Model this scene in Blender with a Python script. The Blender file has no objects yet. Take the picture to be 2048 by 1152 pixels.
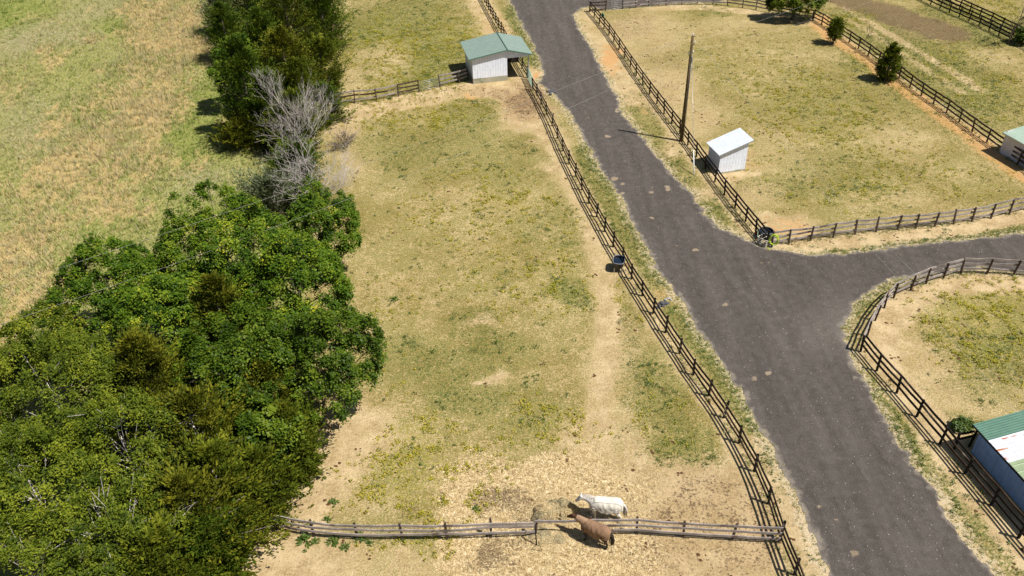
import bpy, bmesh, math, random
import numpy as np
from mathutils import Vector, Matrix

rng = np.random.default_rng(11)
random.seed(11)
scene = bpy.context.scene
COL = scene.collection
PI = math.pi

# ------------------------------------------------------------------ camera
CX, CY, FPX, HCAM = 1024.0, 576.0, 1650.0, 37.5
NADX, NADY = 1080.0, 2800.0
_rho = math.atan2(NADX - CX, NADY - CY)
_th = math.atan2(FPX, math.hypot(NADX - CX, NADY - CY))
_F = np.array([0, math.cos(_th), -math.sin(_th)])
_D = -np.array([0, math.sin(_th), math.cos(_th)])
_R = np.array([1.0, 0, 0])
_ex = math.cos(_rho) * _R + math.sin(_rho) * _D
_ey = -math.sin(_rho) * _R + math.cos(_rho) * _D


def G(px, py, h=0.0):
    """survey helper: where a sight line meets the level h"""
    d = (px - CX) / FPX * _ex + (py - CY) / FPX * _ey + _F
    t = (h - HCAM) / d[2]
    return np.array([d[0] * t, d[1] * t])


def PX(x, y):
    """map coordinates of ground points on the survey sheet"""
    w = y * _F[1] + (-HCAM) * _F[2]
    a = x * _ex[0] + y * _ex[1] - HCAM * _ex[2]
    b = x * _ey[0] + y * _ey[1] - HCAM * _ey[2]
    w = np.where(w < 1.0, 1.0, w)
    return CX + FPX * a / w, CY + FPX * b / w


cam_d = bpy.data.cameras.new("camera")
cam = bpy.data.objects.new("camera", cam_d)
COL.objects.link(cam)
cam_d.sensor_width = 36.0
cam_d.lens = 36.0 * FPX / 2048.0
cam_d.clip_start = 0.5
cam_d.clip_end = 6000
M = Matrix.Identity(4)
for i in range(3):
    M[i][0] = _ex[i]; M[i][1] = -_ey[i]; M[i][2] = -_F[i]
M[0][3], M[1][3], M[2][3] = 0, 0, HCAM
cam.matrix_world = M
scene.camera = cam

# ------------------------------------------------------------------ light
SUN_EL, SUN_AZ = math.radians(58.5), math.radians(-25)
sd = Vector((math.cos(SUN_EL) * math.cos(SUN_AZ), math.cos(SUN_EL) * math.sin(SUN_AZ), math.sin(SUN_EL)))
ld = bpy.data.lights.new("sun", 'SUN')
ld.energy = 5.0
ld.angle = math.radians(0.53)
ld.color = (1.0, 0.955, 0.88)
lo = bpy.data.objects.new("sun", ld)
COL.objects.link(lo)
lo.rotation_euler = sd.to_track_quat('Z', 'Y').to_euler()
lo.location = (60, -20, 90)
w = bpy.data.worlds.new("World")
scene.world = w
w.use_nodes = True
wn = w.node_tree.nodes
sky = wn.new('ShaderNodeTexSky')
sky.sky_type = 'NISHITA'
sky.sun_disc = False
sky.sun_elevation = SUN_EL
sky.sun_rotation = math.atan2(sd.x, sd.y)
bg = wn['Background']
w.node_tree.links.new(sky.outputs[0], bg.inputs[0])
bg.inputs[1].default_value = 0.05
vs = scene.view_settings
vs.view_transform = 'Standard'
vs.look = 'None'
vs.gamma = 1.0
vs.exposure = 0.38
scene.cycles.max_bounces = 6
scene.cycles.diffuse_bounces = 2
scene.cycles.transmission_bounces = 2
scene.cycles.transparent_max_bounces = 6


# ------------------------------------------------------------------ object helpers
def tag(o, label=None, cat=None, group=None, kind=None):
    if label: o["label"] = label
    if cat: o["category"] = cat
    if group: o["group"] = group
    if kind: o["kind"] = kind
    return o


def thing(name, label, cat, loc=(0, 0, 0), rz=0.0, group=None, scale=1.0):
    o = bpy.data.objects.new(name, None)
    COL.objects.link(o)
    o.empty_display_size = 0.3
    o.location = loc
    o.rotation_euler = (0, 0, rz)
    o.scale = (scale, scale, scale)
    return tag(o, label, cat, group)


def link(name, me, mats, parent=None):
    o = bpy.data.objects.new(name, me)
    COL.objects.link(o)
    if mats is not None:
        for m in (mats if isinstance(mats, (list, tuple)) else [mats]):
            if not me.materials or m.name not in [q.name for q in me.materials]:
                me.materials.append(m)
    if parent is not None:
        o.parent = parent
    return o


def raw_mesh(name, co, quads=None, tris=None, rnd=None, smooth=False):
    me = bpy.data.meshes.new(name)
    co = np.asarray(co, dtype=np.float32)
    me.vertices.add(len(co))
    me.vertices.foreach_set("co", co.ravel())
    idx, starts, tots = [], [], []
    off = 0
    for arr, k in ((quads, 4), (tris, 3)):
        if arr is None or len(arr) == 0:
            continue
        arr = np.asarray(arr, dtype=np.int32)
        idx.append(arr.ravel())
        starts.append(off + np.arange(len(arr), dtype=np.int32) * k)
        tots.append(np.full(len(arr), k, dtype=np.int32))
        off += arr.size
    idx = np.concatenate(idx); starts = np.concatenate(starts); tots = np.concatenate(tots)
    me.loops.add(len(idx))
    me.loops.foreach_set("vertex_index", idx)
    me.polygons.add(len(starts))
    me.polygons.foreach_set("loop_start", starts)
    me.polygons.foreach_set("loop_total", tots)
    if smooth:
        me.polygons.foreach_set("use_smooth", np.ones(len(starts), dtype=bool))
    me.update(calc_edges=True)
    if rnd is not None:
        a = me.attributes.new("rnd", 'FLOAT', 'FACE')
        a.data.foreach_set("value", np.asarray(rnd, dtype=np.float32))
    return me


class MB:
    """collects simple solids into one mesh"""

    def __init__(self):
        self.v, self.f, self.mi = [], [], []

    def add(self, vs_, fs, mi=0):
        o = len(self.v)
        self.v += [tuple(map(float, p)) for p in vs_]
        self.f += [tuple(i + o for i in f) for f in fs]
        self.mi += [mi] * len(fs)
        return self

    def box(self, c, s, ax=None, mi=0):
        """box with centre c, size s, axes columns ax (3 vectors)"""
        c = Vector(c)
        X, Y, Z = ax if ax else (Vector((1, 0, 0)), Vector((0, 1, 0)), Vector((0, 0, 1)))
        vv = []
        for dz in (-.5, .5):
            for dx, dy in ((-.5, -.5), (.5, -.5), (.5, .5), (-.5, .5)):
                vv.append(c + X * (dx * s[0]) + Y * (dy * s[1]) + Z * (dz * s[2]))
        return self.add(vv, [(3, 2, 1, 0), (4, 5, 6, 7), (0, 1, 5, 4), (1, 2, 6, 5), (2, 3, 7, 6), (3, 0, 4, 7)], mi)

    def tube(self, pts, rad, n=6, caps=True, mi=0):
        pts = [Vector(p) for p in pts]
        if not isinstance(rad, (list, tuple)): rad = [rad] * len(pts)
        vv, ff = [], []
        prev = None
        for i, p in enumerate(pts):
            t = (pts[min(i + 1, len(pts) - 1)] - pts[max(i - 1, 0)])
            t = t.normalized() if t.length > 1e-9 else Vector((0, 0, 1))
            a = prev if prev is not None else (Vector((1, 0, 0)) if abs(t.x) < .8 else Vector((0, 1, 0)))
            x = (a - t * a.dot(t)).normalized(); y = t.cross(x); prev = x
            for k in range(n):
                an = 2 * PI * k / n
                vv.append(p + (x * math.cos(an) + y * math.sin(an)) * rad[i])
        for i in range(len(pts) - 1):
            for k in range(n):
                ff.append((i * n + k, i * n + (k + 1) % n, (i + 1) * n + (k + 1) % n, (i + 1) * n + k))
        if caps:
            ff.append(tuple(range(n - 1, -1, -1)))
            ff.append(tuple((len(pts) - 1) * n + k for k in range(n)))
        return self.add(vv, ff, mi)

    def loft(self, secs, n=14, mi=0):
        """secs: (centre, half width along y, half height, tangent dir) ; rings in the plane of Y and N"""
        vv, ff = [], []
        for c, hw, hh, t in secs:
            c = Vector(c); t = Vector(t).normalized(); Y = Vector((0, 1, 0)); N = t.cross(Y).normalized()
            if N.z < 0 and abs(N.z) > .3: N = -N
            for k in range(n):
                an = 2 * PI * k / n
                vv.append(c + Y * (math.cos(an) * hw) + N * (math.sin(an) * hh))
        for i in range(len(secs) - 1):
            for k in range(n):
                ff.append((i * n + k, i * n + (k + 1) % n, (i + 1) * n + (k + 1) % n, (i + 1) * n + k))
        ff.append(tuple(range(n - 1, -1, -1))); ff.append(tuple((len(secs) - 1) * n + k for k in range(n)))
        return self.add(vv, ff, mi)

    def mesh(self, name, smooth=False):
        me = bpy.data.meshes.new(name)
        me.from_pydata(self.v, [], self.f)
        if any(self.mi): me.polygons.foreach_set("material_index", self.mi)
        if smooth: me.polygons.foreach_set("use_smooth", [True] * len(self.f))
        me.update()
        return me

    def build(self, name, mats, parent=None, smooth=False, bevel=0.0):
        o = link(name, self.mesh(name, smooth), None, parent)
        for m in (mats if isinstance(mats, (list, tuple)) else [mats]): o.data.materials.append(m)
        if bevel:
            b = o.modifiers.new("bevel", 'BEVEL'); b.width = bevel; b.segments = 2; b.limit_method = 'ANGLE'
        return o


# ------------------------------------------------------------------ materials
class NT:
    def __init__(self, name):
        self.m = bpy.data.materials.new(name)
        self.m.use_nodes = True
        self.nt = self.m.node_tree
        self.N = self.nt.nodes
        self.b = self.N['Principled BSDF']
        self.out = self.N['Material Output']
        self._pos = None

    def put(self, sock, v):
        if hasattr(v, 'is_output') or isinstance(v, bpy.types.NodeSocket): self.nt.links.new(v, sock)
        else:
            if isinstance(v, (tuple, list)) and len(v) == 3 and sock.type == 'RGBA': v = (*v, 1)
            sock.default_value = v

    @property
    def pos(self):
        if self._pos is None: self._pos = self.N.new('ShaderNodeTexCoord').outputs['Object']
        return self._pos

    def scale(self, vec, s, rot=0.0):
        n = self.N.new('ShaderNodeMapping')
        self.put(n.inputs[0], vec); n.inputs['Scale'].default_value = s; n.inputs['Rotation'].default_value = (0, 0, rot)
        return n.outputs[0]

    def scale_off(self, vec, off):
        n = self.N.new('ShaderNodeMapping')
        self.put(n.inputs[0], vec); n.inputs['Location'].default_value = off
        return n.outputs[0]

    def noise(self, sc, det=2.0, rough=.55, vec=None, dist=0.0):
        n = self.N.new('ShaderNodeTexNoise')
        self.put(n.inputs['Vector'], vec if vec is not None else self.pos)
        n.inputs['Scale'].default_value = sc; n.inputs['Detail'].default_value = det
        n.inputs['Roughness'].default_value = rough; n.inputs['Distortion'].default_value = dist
        return n.outputs[0]

    def voro(self, sc, vec=None, out='Distance'):
        n = self.N.new('ShaderNodeTexVoronoi')
        self.put(n.inputs['Vector'], vec if vec is not None else self.pos)
        n.inputs['Scale'].default_value = sc
        return n.outputs[out]

    def math(self, op, a, b=0.0, c=0.0, clamp=False):
        n = self.N.new('ShaderNodeMath'); n.operation = op; n.use_clamp = clamp
        self.put(n.inputs[0], a); self.put(n.inputs[1], b); self.put(n.inputs[2], c)
        return n.outputs[0]

    def step(self, v, a, b, lo=0.0, hi=1.0):
        n = self.N.new('ShaderNodeMapRange'); n.interpolation_type = 'SMOOTHSTEP'
        self.put(n.inputs[0], v)
        for i, x in ((1, a), (2, b), (3, lo), (4, hi)): self.put(n.inputs[i], x)
        return n.outputs[0]

    def mix(self, f, a, b, mode='MIX'):
        n = self.N.new('ShaderNodeMix'); n.data_type = 'RGBA'; n.blend_type = mode
        self.put(n.inputs[0], f); self.put(n.inputs[6], a); self.put(n.inputs[7], b)
        return n.outputs[2]

    def ramp(self, v, stops):
        n = self.N.new('ShaderNodeValToRGB')
        self.put(n.inputs[0], v)
        e = n.color_ramp.elements
        while len(e) < len(stops): e.new(.5)
        for q, (p, c) in zip(e, stops): q.position = p; q.color = (*c, 1)
        return n.outputs[0]

    def attr(self, name, what='Fac'):
        n = self.N.new('ShaderNodeAttribute'); n.attribute_name = name
        return n.outputs[what]

    def sep(self, c):
        n = self.N.new('ShaderNodeSeparateColor'); self.put(n.inputs[0], c)
        return n.outputs[0], n.outputs[1], n.outputs[2]

    def sepxyz(self, c):
        n = self.N.new('ShaderNodeSeparateXYZ'); self.put(n.inputs[0], c)
        return n.outputs

    def bump(self, h, strength=.5, dist=.05):
        n = self.N.new('ShaderNodeBump')
        n.inputs['Strength'].default_value = strength; n.inputs['Distance'].default_value = dist
        self.put(n.inputs['Height'], h)
        self.put(self.b.inputs['Normal'], n.outputs[0])

    def done(self, color=None, rough=.8, metal=0.0, spec=.3):
        if color is not None: self.put(self.b.inputs['Base Color'], color)
        self.put(self.b.inputs['Roughness'], rough); self.put(self.b.inputs['Metallic'], metal)
        self.b.inputs['Specular IOR Level'].default_value = spec
        return self.m


def simple(name, c, var=.15, sc=6.0, rough=.7, metal=0.0, spec=.3, bump=0.0, stretch=None):
    t = NT(name)
    vec = t.scale(t.pos, stretch) if stretch else t.pos
    n = t.noise(sc, 4, .6, vec)
    col = t.mix(t.step(n, .25, .75), tuple(x * (1 - var) for x in c), tuple(min(1, x * (1 + var)) for x in c))
    if bump: t.bump(n, bump, .02)
    return t.done(col, rough, metal, spec)


def leaf_mat(name, dark, mid, light, gloss=.45, trans=.3, tip=None, spec=.35):
    t = NT(name)
    r = t.attr('rnd')
    n = t.noise(.55, 2, .5)
    v = t.math('ADD', t.math('MULTIPLY', r, .75), t.math('MULTIPLY', n, .35))
    col = t.ramp(v, [(.12, dark), (.5, mid), (.86, light)] + ([(.95, tip)] if tip else []))
    t.done(col, gloss, 0, spec)
    tr = t.N.new('ShaderNodeBsdfTranslucent')
    t.put(tr.inputs[0], t.mix(.5, col, (1, .95, .25), 'MULTIPLY'))
    mx = t.N.new('ShaderNodeMixShader')
    mx.inputs[0].default_value = trans
    t.put(mx.inputs[1], t.b.outputs[0]); t.put(mx.inputs[2], tr.outputs[0])
    t.nt.links.new(mx.outputs[0], t.out.inputs[0])
    return t.m


M_MAPLE = leaf_mat('maple_leaf', (.022, .052, .004), (.068, .130, .008), (.185, .245, .016), .48, .20, (.40, .40, .03), .12)
M_MAPLE_D = leaf_mat('dark_leaf', (.018, .040, .003), (.052, .095, .006), (.140, .190, .014), .45, .18, None, .12)
M_MAPLE_Y = leaf_mat('yellowing_leaf', (.030, .056, .005), (.090, .125, .010), (.25, .26, .02), .5, .20, (.44, .39, .04), .12)
M_LOCUST = leaf_mat('feathery_leaf', (.030, .052, .005), (.088, .125, .009), (.225, .255, .020), .55, .22, None, .12)
M_CEDAR = leaf_mat('cedar_spray', (.026, .044, .004), (.080, .105, .008), (.20, .215, .018), .65, .15, None, .08)
M_CEDAR_G = leaf_mat('green_cedar_spray', (.020, .044, .004), (.060, .100, .008), (.155, .195, .018), .6, .15, None, .08)
M_CEDAR_O = leaf_mat('olive_cedar_spray', (.030, .040, .004), (.092, .104, .008), (.220, .215, .018), .65, .15, None, .08)
M_BLUE = leaf_mat('grey_green_needle', (.055, .075, .03), (.12, .145, .07), (.24, .25, .15), .6, .15, None, .08)
M_BUD = leaf_mat('spring_bud', (.14, .14, .03), (.25, .23, .05), (.38, .33, .08), .6, .3)
M_WEED = leaf_mat('weed_leaf', (.032, .065, .010), (.070, .120, .018), (.14, .19, .035), .5, .25)
M_YWEED = leaf_mat('yellow_weed', (.11, .14, .015), (.30, .28, .015), (.55, .46, .02), .6, .25)
M_BARK = simple('bark', (.13, .105, .08), .4, 9, .9, bump=.4, stretch=(1, 1, .25))
M_GREYBARK = simple('bleached_bark', (.52, .465, .44), .25, 6, .85)
M_TWIG = simple('dark_twig', (.16, .13, .11), .3, 5, .9)


def short_grass_mat():
    t = NT('short_grass')
    r = t.attr('rnd')
    col = t.ramp(r, [(0, (.50, .42, .21)), (.35, (.40, .36, .15)), (.6, (.20, .24, .06)), (1, (.095, .155, .032))])
    return t.done(col, .8, 0, .15)


def meadow_mat():
    t = NT('meadow_grass')
    r = t.attr('rnd')
    col = t.ramp(r, [(0, (.13, .19, .03)), (.25, (.22, .25, .06)), (.5, (.34, .325, .12)), (.7, (.40, .35, .22)), (1, (.58, .43, .20))])
    return t.done(col, .8, 0, .15)


def wood_mat(name, a, b, stain=None):
    t = NT(name)
    n = t.noise(1.2, 3)
    n2 = t.noise(22, 3, .6, t.scale(t.pos, (1, .25, 1)))
    v = t.math('ADD', t.math('MULTIPLY', n, .55), t.math('MULTIPLY', n2, .45))
    col = t.mix(t.step(v, .32, .68), a, b)
    if stain:
        col = t.mix(t.step(t.noise(.8, 2), .58, .66), col, stain)
    t.bump(n2, .4, .01)
    return t.done(col, .85, 0, .2)


M_BLACKWOOD = wood_mat('black_painted_board', (.009, .007, .006), (.026, .019, .015), (.060, .044, .034))
M_BROWNWOOD = wood_mat('worn_dark_board', (.035, .022, .016), (.10, .065, .045), (.22, .18, .14))
M_GREYWOOD = wood_mat('weathered_grey_board', (.19, .165, .155), (.43, .375, .345), (.15, .12, .11))
M_GREYPOST = wood_mat('weathered_post', (.045, .032, .028), (.12, .085, .07))
M_POLEWOOD = wood_mat('creosoted_pole', (.055, .037, .018), (.16, .115, .05))


def corrugated(name, c, along='x', pitch=.25, dirt=None, rough=.4, metal=0.0, wave=.55, spec=.5, seam=None):
    """ribbed sheet metal: ribs are spaced along the given local axis"""
    t = NT(name)
    xyz = t.sepxyz(t.pos)
    u = xyz[0] if along == 'x' else xyz[1]
    f = t.math('FRACT', t.math('DIVIDE', u, pitch))
    rib = t.step(t.math('ABSOLUTE', t.math('SUBTRACT', f, .5)), .40, .49)
    line_ = t.step(t.math('ABSOLUTE', t.math('SUBTRACT', f, .42)), .0, .07, 1.0, 0.0)
    n = t.noise(2.2, 4, .6)
    col = t.mix(t.step(n, .3, .7), tuple(x * .9 for x in c), tuple(min(x * 1.06, 1) for x in c))
    if dirt:
        m = t.step(t.math('ADD', t.noise(3.0, 5, .65, t.scale(t.pos, (1, 1, .45))), t.math('MULTIPLY', xyz[2], -.12)), .42, .62)
        col = t.mix(t.math('MULTIPLY', m, .55), col, dirt)
    if seam: col = t.mix(t.math('MULTIPLY', line_, .75), col, seam)
    t.bump(rib, wave, .04)
    return t.done(col, rough, metal, spec)


M_WHITE_SIDING = corrugated('white_ribbed_siding', (.80, .85, .97), 'x', .30, None, .45, 0, .3, .4, (.26, .26, .31))
M_WHITE_SIDING_Y = corrugated('white_ribbed_side_wall', (.78, .82, .94), 'y', .30, None, .45, 0, .3, .4, (.50, .50, .55))
M_GREEN_ROOF = corrugated('green_metal_roof', (.215, .285, .245), 'y', .62, (.25, .31, .275), .5, 0, .6, .3, (.13, .18, .155))
M_GREEN_TRIM = simple('green_trim', (.10, .19, .15), .1, 5, .5)
M_WHITE_ROOF = corrugated('white_metal_roof', (.68, .73, .83), 'y', .35, None, .4)
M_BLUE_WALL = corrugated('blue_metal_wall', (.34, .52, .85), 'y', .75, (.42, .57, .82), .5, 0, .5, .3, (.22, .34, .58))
M_PALE_GREEN = corrugated('pale_green_roof_sheet', (.27, .35, .20), 'y', .45, None, .5)
M_DARK_GREEN = corrugated('dark_green_roof_sheet', (.115, .225, .165), 'y', .165, (.17, .26, .20), .45, 0, 1.0)


def rusty_silver():
    t = NT('rusty_silver_sheet')
    xyz = t.sepxyz(t.pos)
    n = t.noise(1.7, 5, .6, t.scale(t.pos, (.7, 1.6, 1)))
    sw = t.noise(3.2, 3, .6, t.scale(t.pos, (1, 1, 1)), 2.2)
    col = t.mix(t.step(sw, .46, .56), (.62, .62, .68), (.78, .79, .84))
    band = t.math('ABSOLUTE', t.math('SUBTRACT', t.math('FRACT', t.math('DIVIDE', xyz[1], .62)), .5))
    rust = t.math('MULTIPLY', t.step(t.noise(.95, 4, .55, t.scale(t.pos, (.55, 1.7, 1))), .55, .585), t.step(band, .1, .3))
    col = t.mix(rust, col, t.mix(n, (.30, .085, .025), (.50, .17, .05)))
    t.bump(t.step(t.math('ABSOLUTE', t.math('SUBTRACT', t.math('FRACT', t.math('DIVIDE', xyz[1], .31)), .5)), .38, .48), .5, .02)
    return t.done(col, t.math('ADD', .38, t.math('MULTIPLY', rust, .4)), 0.15, .5)


M_RUSTY = rusty_silver()
M_PLINTH = wood_mat('plinth_board', (.30, .29, .22), (.46, .43, .33), (.25, .27, .17))
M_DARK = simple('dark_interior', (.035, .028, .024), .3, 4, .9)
M_BLACKPLASTIC = simple('black_plastic', (.014, .015, .018), .2, 5, .4, spec=.5)
M_RIM = simple('worn_plastic_rim', (.22, .24, .27), .25, 7, .45)
M_WATER = simple('trough_water', (.012, .020, .034), .2, 3, .06, spec=.6)
M_METAL = simple('galvanised_metal', (.46, .47, .48), .15, 8, .4, .6)
M_WHITEPLASTIC = simple('white_plastic', (.78, .78, .77), .06, 3, .45)
M_GREENPAINT = simple('green_gate_paint', (.17, .36, .31), .15, 6, .5)
M_WIRE = simple('pale_wire', (.40, .38, .34), .1, 3, .6)
M_HOSE = simple('yellow_green_hose', (.42, .58, .03), .15, 6, .5)
M_PALEHOSE = simple('pale_green_hose', (.30, .52, .36), .15, 6, .5)
M_RED = simple('red_plastic', (.42, .05, .025), .2, 5, .5)
M_BLUEP = simple('blue_plastic', (.03, .035, .30), .2, 5, .5)
M_TEAL = simple('teal_cloth', (.015, .27, .20), .2, 5, .8)
M_STRAPBLACK = simple('black_strap', (.015, .014, .014), .2, 5, .8)
M_CRATEWOOD = wood_mat('pale_slat', (.42, .38, .31), (.62, .57, .48))
M_ROCK = simple('dark_rock', (.075, .075, .085), .6, 9, .9, bump=.6)
M_ROCKL = simple('grey_rock', (.36, .34, .33), .35, 9, .9, bump=.6)


def hay_mat():
    t = NT('hay')
    n = t.noise(7, 4, .65)
    n2 = t.noise(34, 3, .6, t.scale(t.pos, (1, .35, .5)))
    v = t.math('ADD', t.math('MULTIPLY', n, .5), t.math('MULTIPLY', n2, .5))
    col = t.ramp(v, [(.36, (.085, .062, .030)), (.47, (.27, .215, .115)), (.62, (.46, .39, .235))])
    t.bump(v, 1.0, .14)
    return t.done(col, .9, 0, .1)


M_HAY = hay_mat()
_t = NT('straw_blade')
M_STRAW = _t.done(_t.ramp(_t.attr('rnd'), [(0, (.24, .15, .06)), (.3, (.44, .32, .15)), (.75, (.62, .48, .26)), (1, (.72, .60, .38))]), .8, 0, .2)
_t = NT('dropping')
M_DUNG = _t.done(_t.mix(_t.noise(9, 3), (.05, .028, .014), (.14, .075, .035)), .9, 0, .1)


def coat(name, body, low, hoof=(.06, .05, .045), lowz=(.35, .75)):
    t = NT(name)
    z = t.sepxyz(t.pos)[2]
    n = t.noise(4, 3)
    c = t.mix(n, tuple(x * .8 for x in body), tuple(min(1, x * 1.15) for x in body))
    c = t.mix(t.step(z, lowz[0], lowz[1]), low, c)
    c = t.mix(t.step(z, .06, .09), hoof, c)
    return t.done(c, .6, 0, .3)


def cloth(name, c, seam, seams):
    t = NT(name)
    xyz = t.sepxyz(t.pos)
    n = t.noise(3.2, 3, .55, t.scale(t.pos, (1.6, .6, .5)))
    col = t.mix(t.step(n, .3, .7), tuple(x * .9 for x in c), c)
    s = None
    for axis, at, wd in seams:
        m = t.step(t.math('ABSOLUTE', t.math('SUBTRACT', t.math('ABSOLUTE', xyz[axis]) if axis == 1 else xyz[axis], at)), wd * .5, wd, 1.0, 0.0)
        s = m if s is None else t.math('MAXIMUM', s, m)
    if s is not None: col = t.mix(s, col, seam)
    t.bump(n, .7, .06)
    return t.done(col, .85, 0, .2)

# ------------------------------------------------------------------ survey: where the ground cover lies
def vnoise(x, y, sc, seed=0):
    x = np.asarray(x) / sc; y = np.asarray(y) / sc
    xi = np.floor(x).astype(np.int64); yi = np.floor(y).astype(np.int64)
    fx = x - xi; fy = y - yi
    fx = fx * fx * (3 - 2 * fx); fy = fy * fy * (3 - 2 * fy)

    def h(a, b):
        n = (a * 374761393 + b * 668265263 + seed * 69069 + 12345) & 0x7fffffff
        n = ((n ^ (n >> 13)) * 1274126177) & 0x7fffffff
        n = (n ^ (n >> 16)) & 0xffff
        return n / 65535.0
    return (h(xi, yi) * (1 - fx) + h(xi + 1, yi) * fx) * (1 - fy) + (h(xi, yi + 1) * (1 - fx) + h(xi + 1, yi + 1) * fx) * fy


def fbm(x, y, sc, seed=0, oct_=3):
    s = 0; a = 1; t = 0
    for o in range(oct_):
        s = s + a * vnoise(x, y, sc / 2 ** o, seed + 17 * o); t += a; a *= .55
    return s / t


def seg_dist(x, y, pts, closed=False):
    pts = [tuple(p) for p in pts]
    pairs = list(zip(pts, pts[1:])) + ([(pts[-1], pts[0])] if closed else [])
    best = np.full(x.shape, 1e9)
    for (ax, ay), (bx, by) in pairs:
        dx, dy = bx - ax, by - ay
        L = dx * dx + dy * dy + 1e-12
        t = np.clip(((x - ax) * dx + (y - ay) * dy) / L, 0, 1)
        best = np.minimum(best, (x - ax - t * dx) ** 2 + (y - ay - t * dy) ** 2)
    return np.sqrt(best)


def inside(x, y, poly):
    c = np.zeros(x.shape, dtype=bool)
    n = len(poly)
    for i in range(n):
        ax, ay = poly[i]; bx, by = poly[(i + 1) % n]
        if ay == by: continue
        cond = ((ay > y) != (by > y)) & (x < (bx - ax) * (y - ay) / (by - ay) + ax)
        c ^= cond
    return c


def W(pts): return [tuple(G(*p)) for p in pts]


ROAD_L = [(985, -70), (1018, 0), (1034, 30), (1050, 60), (1066, 92), (1082, 128), (1086, 150), (1078, 168), (1092, 178), (1108, 190), (1130, 215), (1160, 260), (1186, 310), (1214, 355),
          (1244, 400), (1264, 440), (1290, 490), (1312, 535), (1347, 580), (1377, 625), (1405, 675), (1430, 705), (1452, 735),
          (1476, 775), (1500, 815), (1524, 868), (1546, 900), (1574, 950), (1590, 990), (1602, 1020), (1626, 1070), (1650, 1120), (1690, 1200), (1730, 1290)]
ROAD_R = [(1480, -60), (1462, -8), (1440, 3), (1350, 7), (1247, 16), (1212, 19), (1180, 13), (1158, 18), (1146, 30), (1160, 60), (1184, 100), (1205, 140), (1226, 180), (1247, 230), (1284, 272),
          (1310, 310), (1345, 350), (1384, 392), (1412, 432), (1440, 456), (1476, 470), (1512, 490), (1560, 501), (1610, 509), (1680, 510),
          (1740, 503), (1800, 493), (1870, 488), (1940, 479), (2048, 468), (2200, 452), (2330, 440)]
ROAD_B = [(2330, 585), (2200, 562), (2048, 545), (1960, 537), (1900, 543), (1850, 552), (1812, 555), (1780, 560), (1742, 580), (1714, 602), (1692, 630), (1684, 656), (1690, 682),
          (1700, 708), (1716, 742), (1736, 782), (1770, 832), (1800, 880), (1816, 912), (1850, 960), (1885, 1010), (1910, 1050), (1936, 1092), (1970, 1132), (1990, 1156), (2040, 1230), (2090, 1300)]
ROAD = W(ROAD_L) + W(ROAD_B[::-1]) + W(ROAD_R[::-1])


def road_sd(x, y):
    d = seg_dist(x, y, ROAD, True)
    s = np.where(inside(x, y, ROAD), d, -d)
    return s + (fbm(x, y, 1.1, 5) - .5) * .75 + (vnoise(x, y, .28, 9) - .5) * .30


# fence lines: foot of each post
F_ROAD_LEFT = [(1066, 179.5), (1073.7, 192), (1082.5, 209), (1093, 229.6), (1104, 252), (1115, 277), (1126, 302), (1138, 328), (1151, 353.5), (1164, 380), (1177.7, 407), (1193, 434),
               (1209, 463.5), (1226, 494), (1244.4, 523.5), (1263, 558), (1284.5, 592), (1306.4, 626.5), (1331, 665.5), (1358.5, 707.6), (1386.2, 750.3), (1416.7, 792), (1447, 836),
               (1478.3, 887), (1508.5, 943), (1536.5, 1008), (1560, 1080), (1588, 1150), (1618, 1225)]
F_ROAD_UPPER = [(957, -22), (961.5, -12), (965, -3), (969, 5), (973, 12), (977, 20), (981.6, 28.5), (986.5, 37), (991.5, 46), (996.5, 55.5), (1002, 65.5), (1008, 76), (1014, 87), (1020.5, 98), (1028, 110), (1035.5, 123), (1043.5, 137.5), (1054, 156)]
F_CROSS = [(478, 1042), (554, 1058), (628, 1072.6), (716, 1079), (805.5, 1078.6), (895, 1078.6), (982.6, 1074.5), (1071, 1071)]
F_CROSS_R = [(1178, 1068), (1273, 1068), (1366, 1074), (1463.4, 1080), (1558, 1085)]
F_UPPER_CROSS = [(640, 217), (668, 212.5), (710, 206.4), (754, 201.5), (797, 193), (838.4, 184.5)]
F_UPPER_CROSS_R = [(880.6, 174.5), (919, 166), (936, 160)]
F_ROAD_RIGHT = [(1178.8, 24), (1188.3, 35), (1198.2, 46.8), (1207.7, 58), (1217.8, 71), (1227.2, 84.5), (1237.8, 100), (1249.3, 117), (1260.4, 134), (1272.5, 151.7), (1285.5, 170), (1299, 189), (1313.5, 208),
                (1328, 227.5), (1343.5, 247.5), (1359.5, 268), (1375.5, 290.5), (1392.5, 313.8), (1410.5, 338.5), (1429.4, 364), (1448.6, 390.5), (1469.5, 417), (1491, 443), (1511, 467), (1531, 491)]
F_LANE = [(1543, 493), (1577, 488), (1620.8, 481), (1666, 475.3), (1709.9, 469), (1752, 464), (1794.5, 460), (1831, 457), (1869, 453), (1907, 448.5), (1943.4, 443.2), (1981.4, 437.2), (2018, 429), (2055, 420), (2095, 410)]
F_TOP = [(1245.6, 18), (1271, 15.8), (1297, 13), (1331, 11), (1363.4, 9.5), (1394, 9), (1425, 9.5), (1455, 11.5), (1485, 15), (1512, 19.5), (1538, 25), (1563, 29.5), (1588, 34), (1608, 38), (1624, 41)]
F_TOP_RIGHT = [(1626, 41), (1643, 49.5), (1661, 61), (1679, 73), (1697.8, 85.6), (1716, 98), (1736, 112), (1756, 127), (1776.5, 142), (1797.4, 158), (1819.5, 175), (1842.4, 191.5), (1866.6, 208.3), (1892.5, 226),
               (1918, 244.5), (1944, 264), (1973, 285), (2003, 307), (2034, 329.5), (2068, 353), (2104, 378)]
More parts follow.
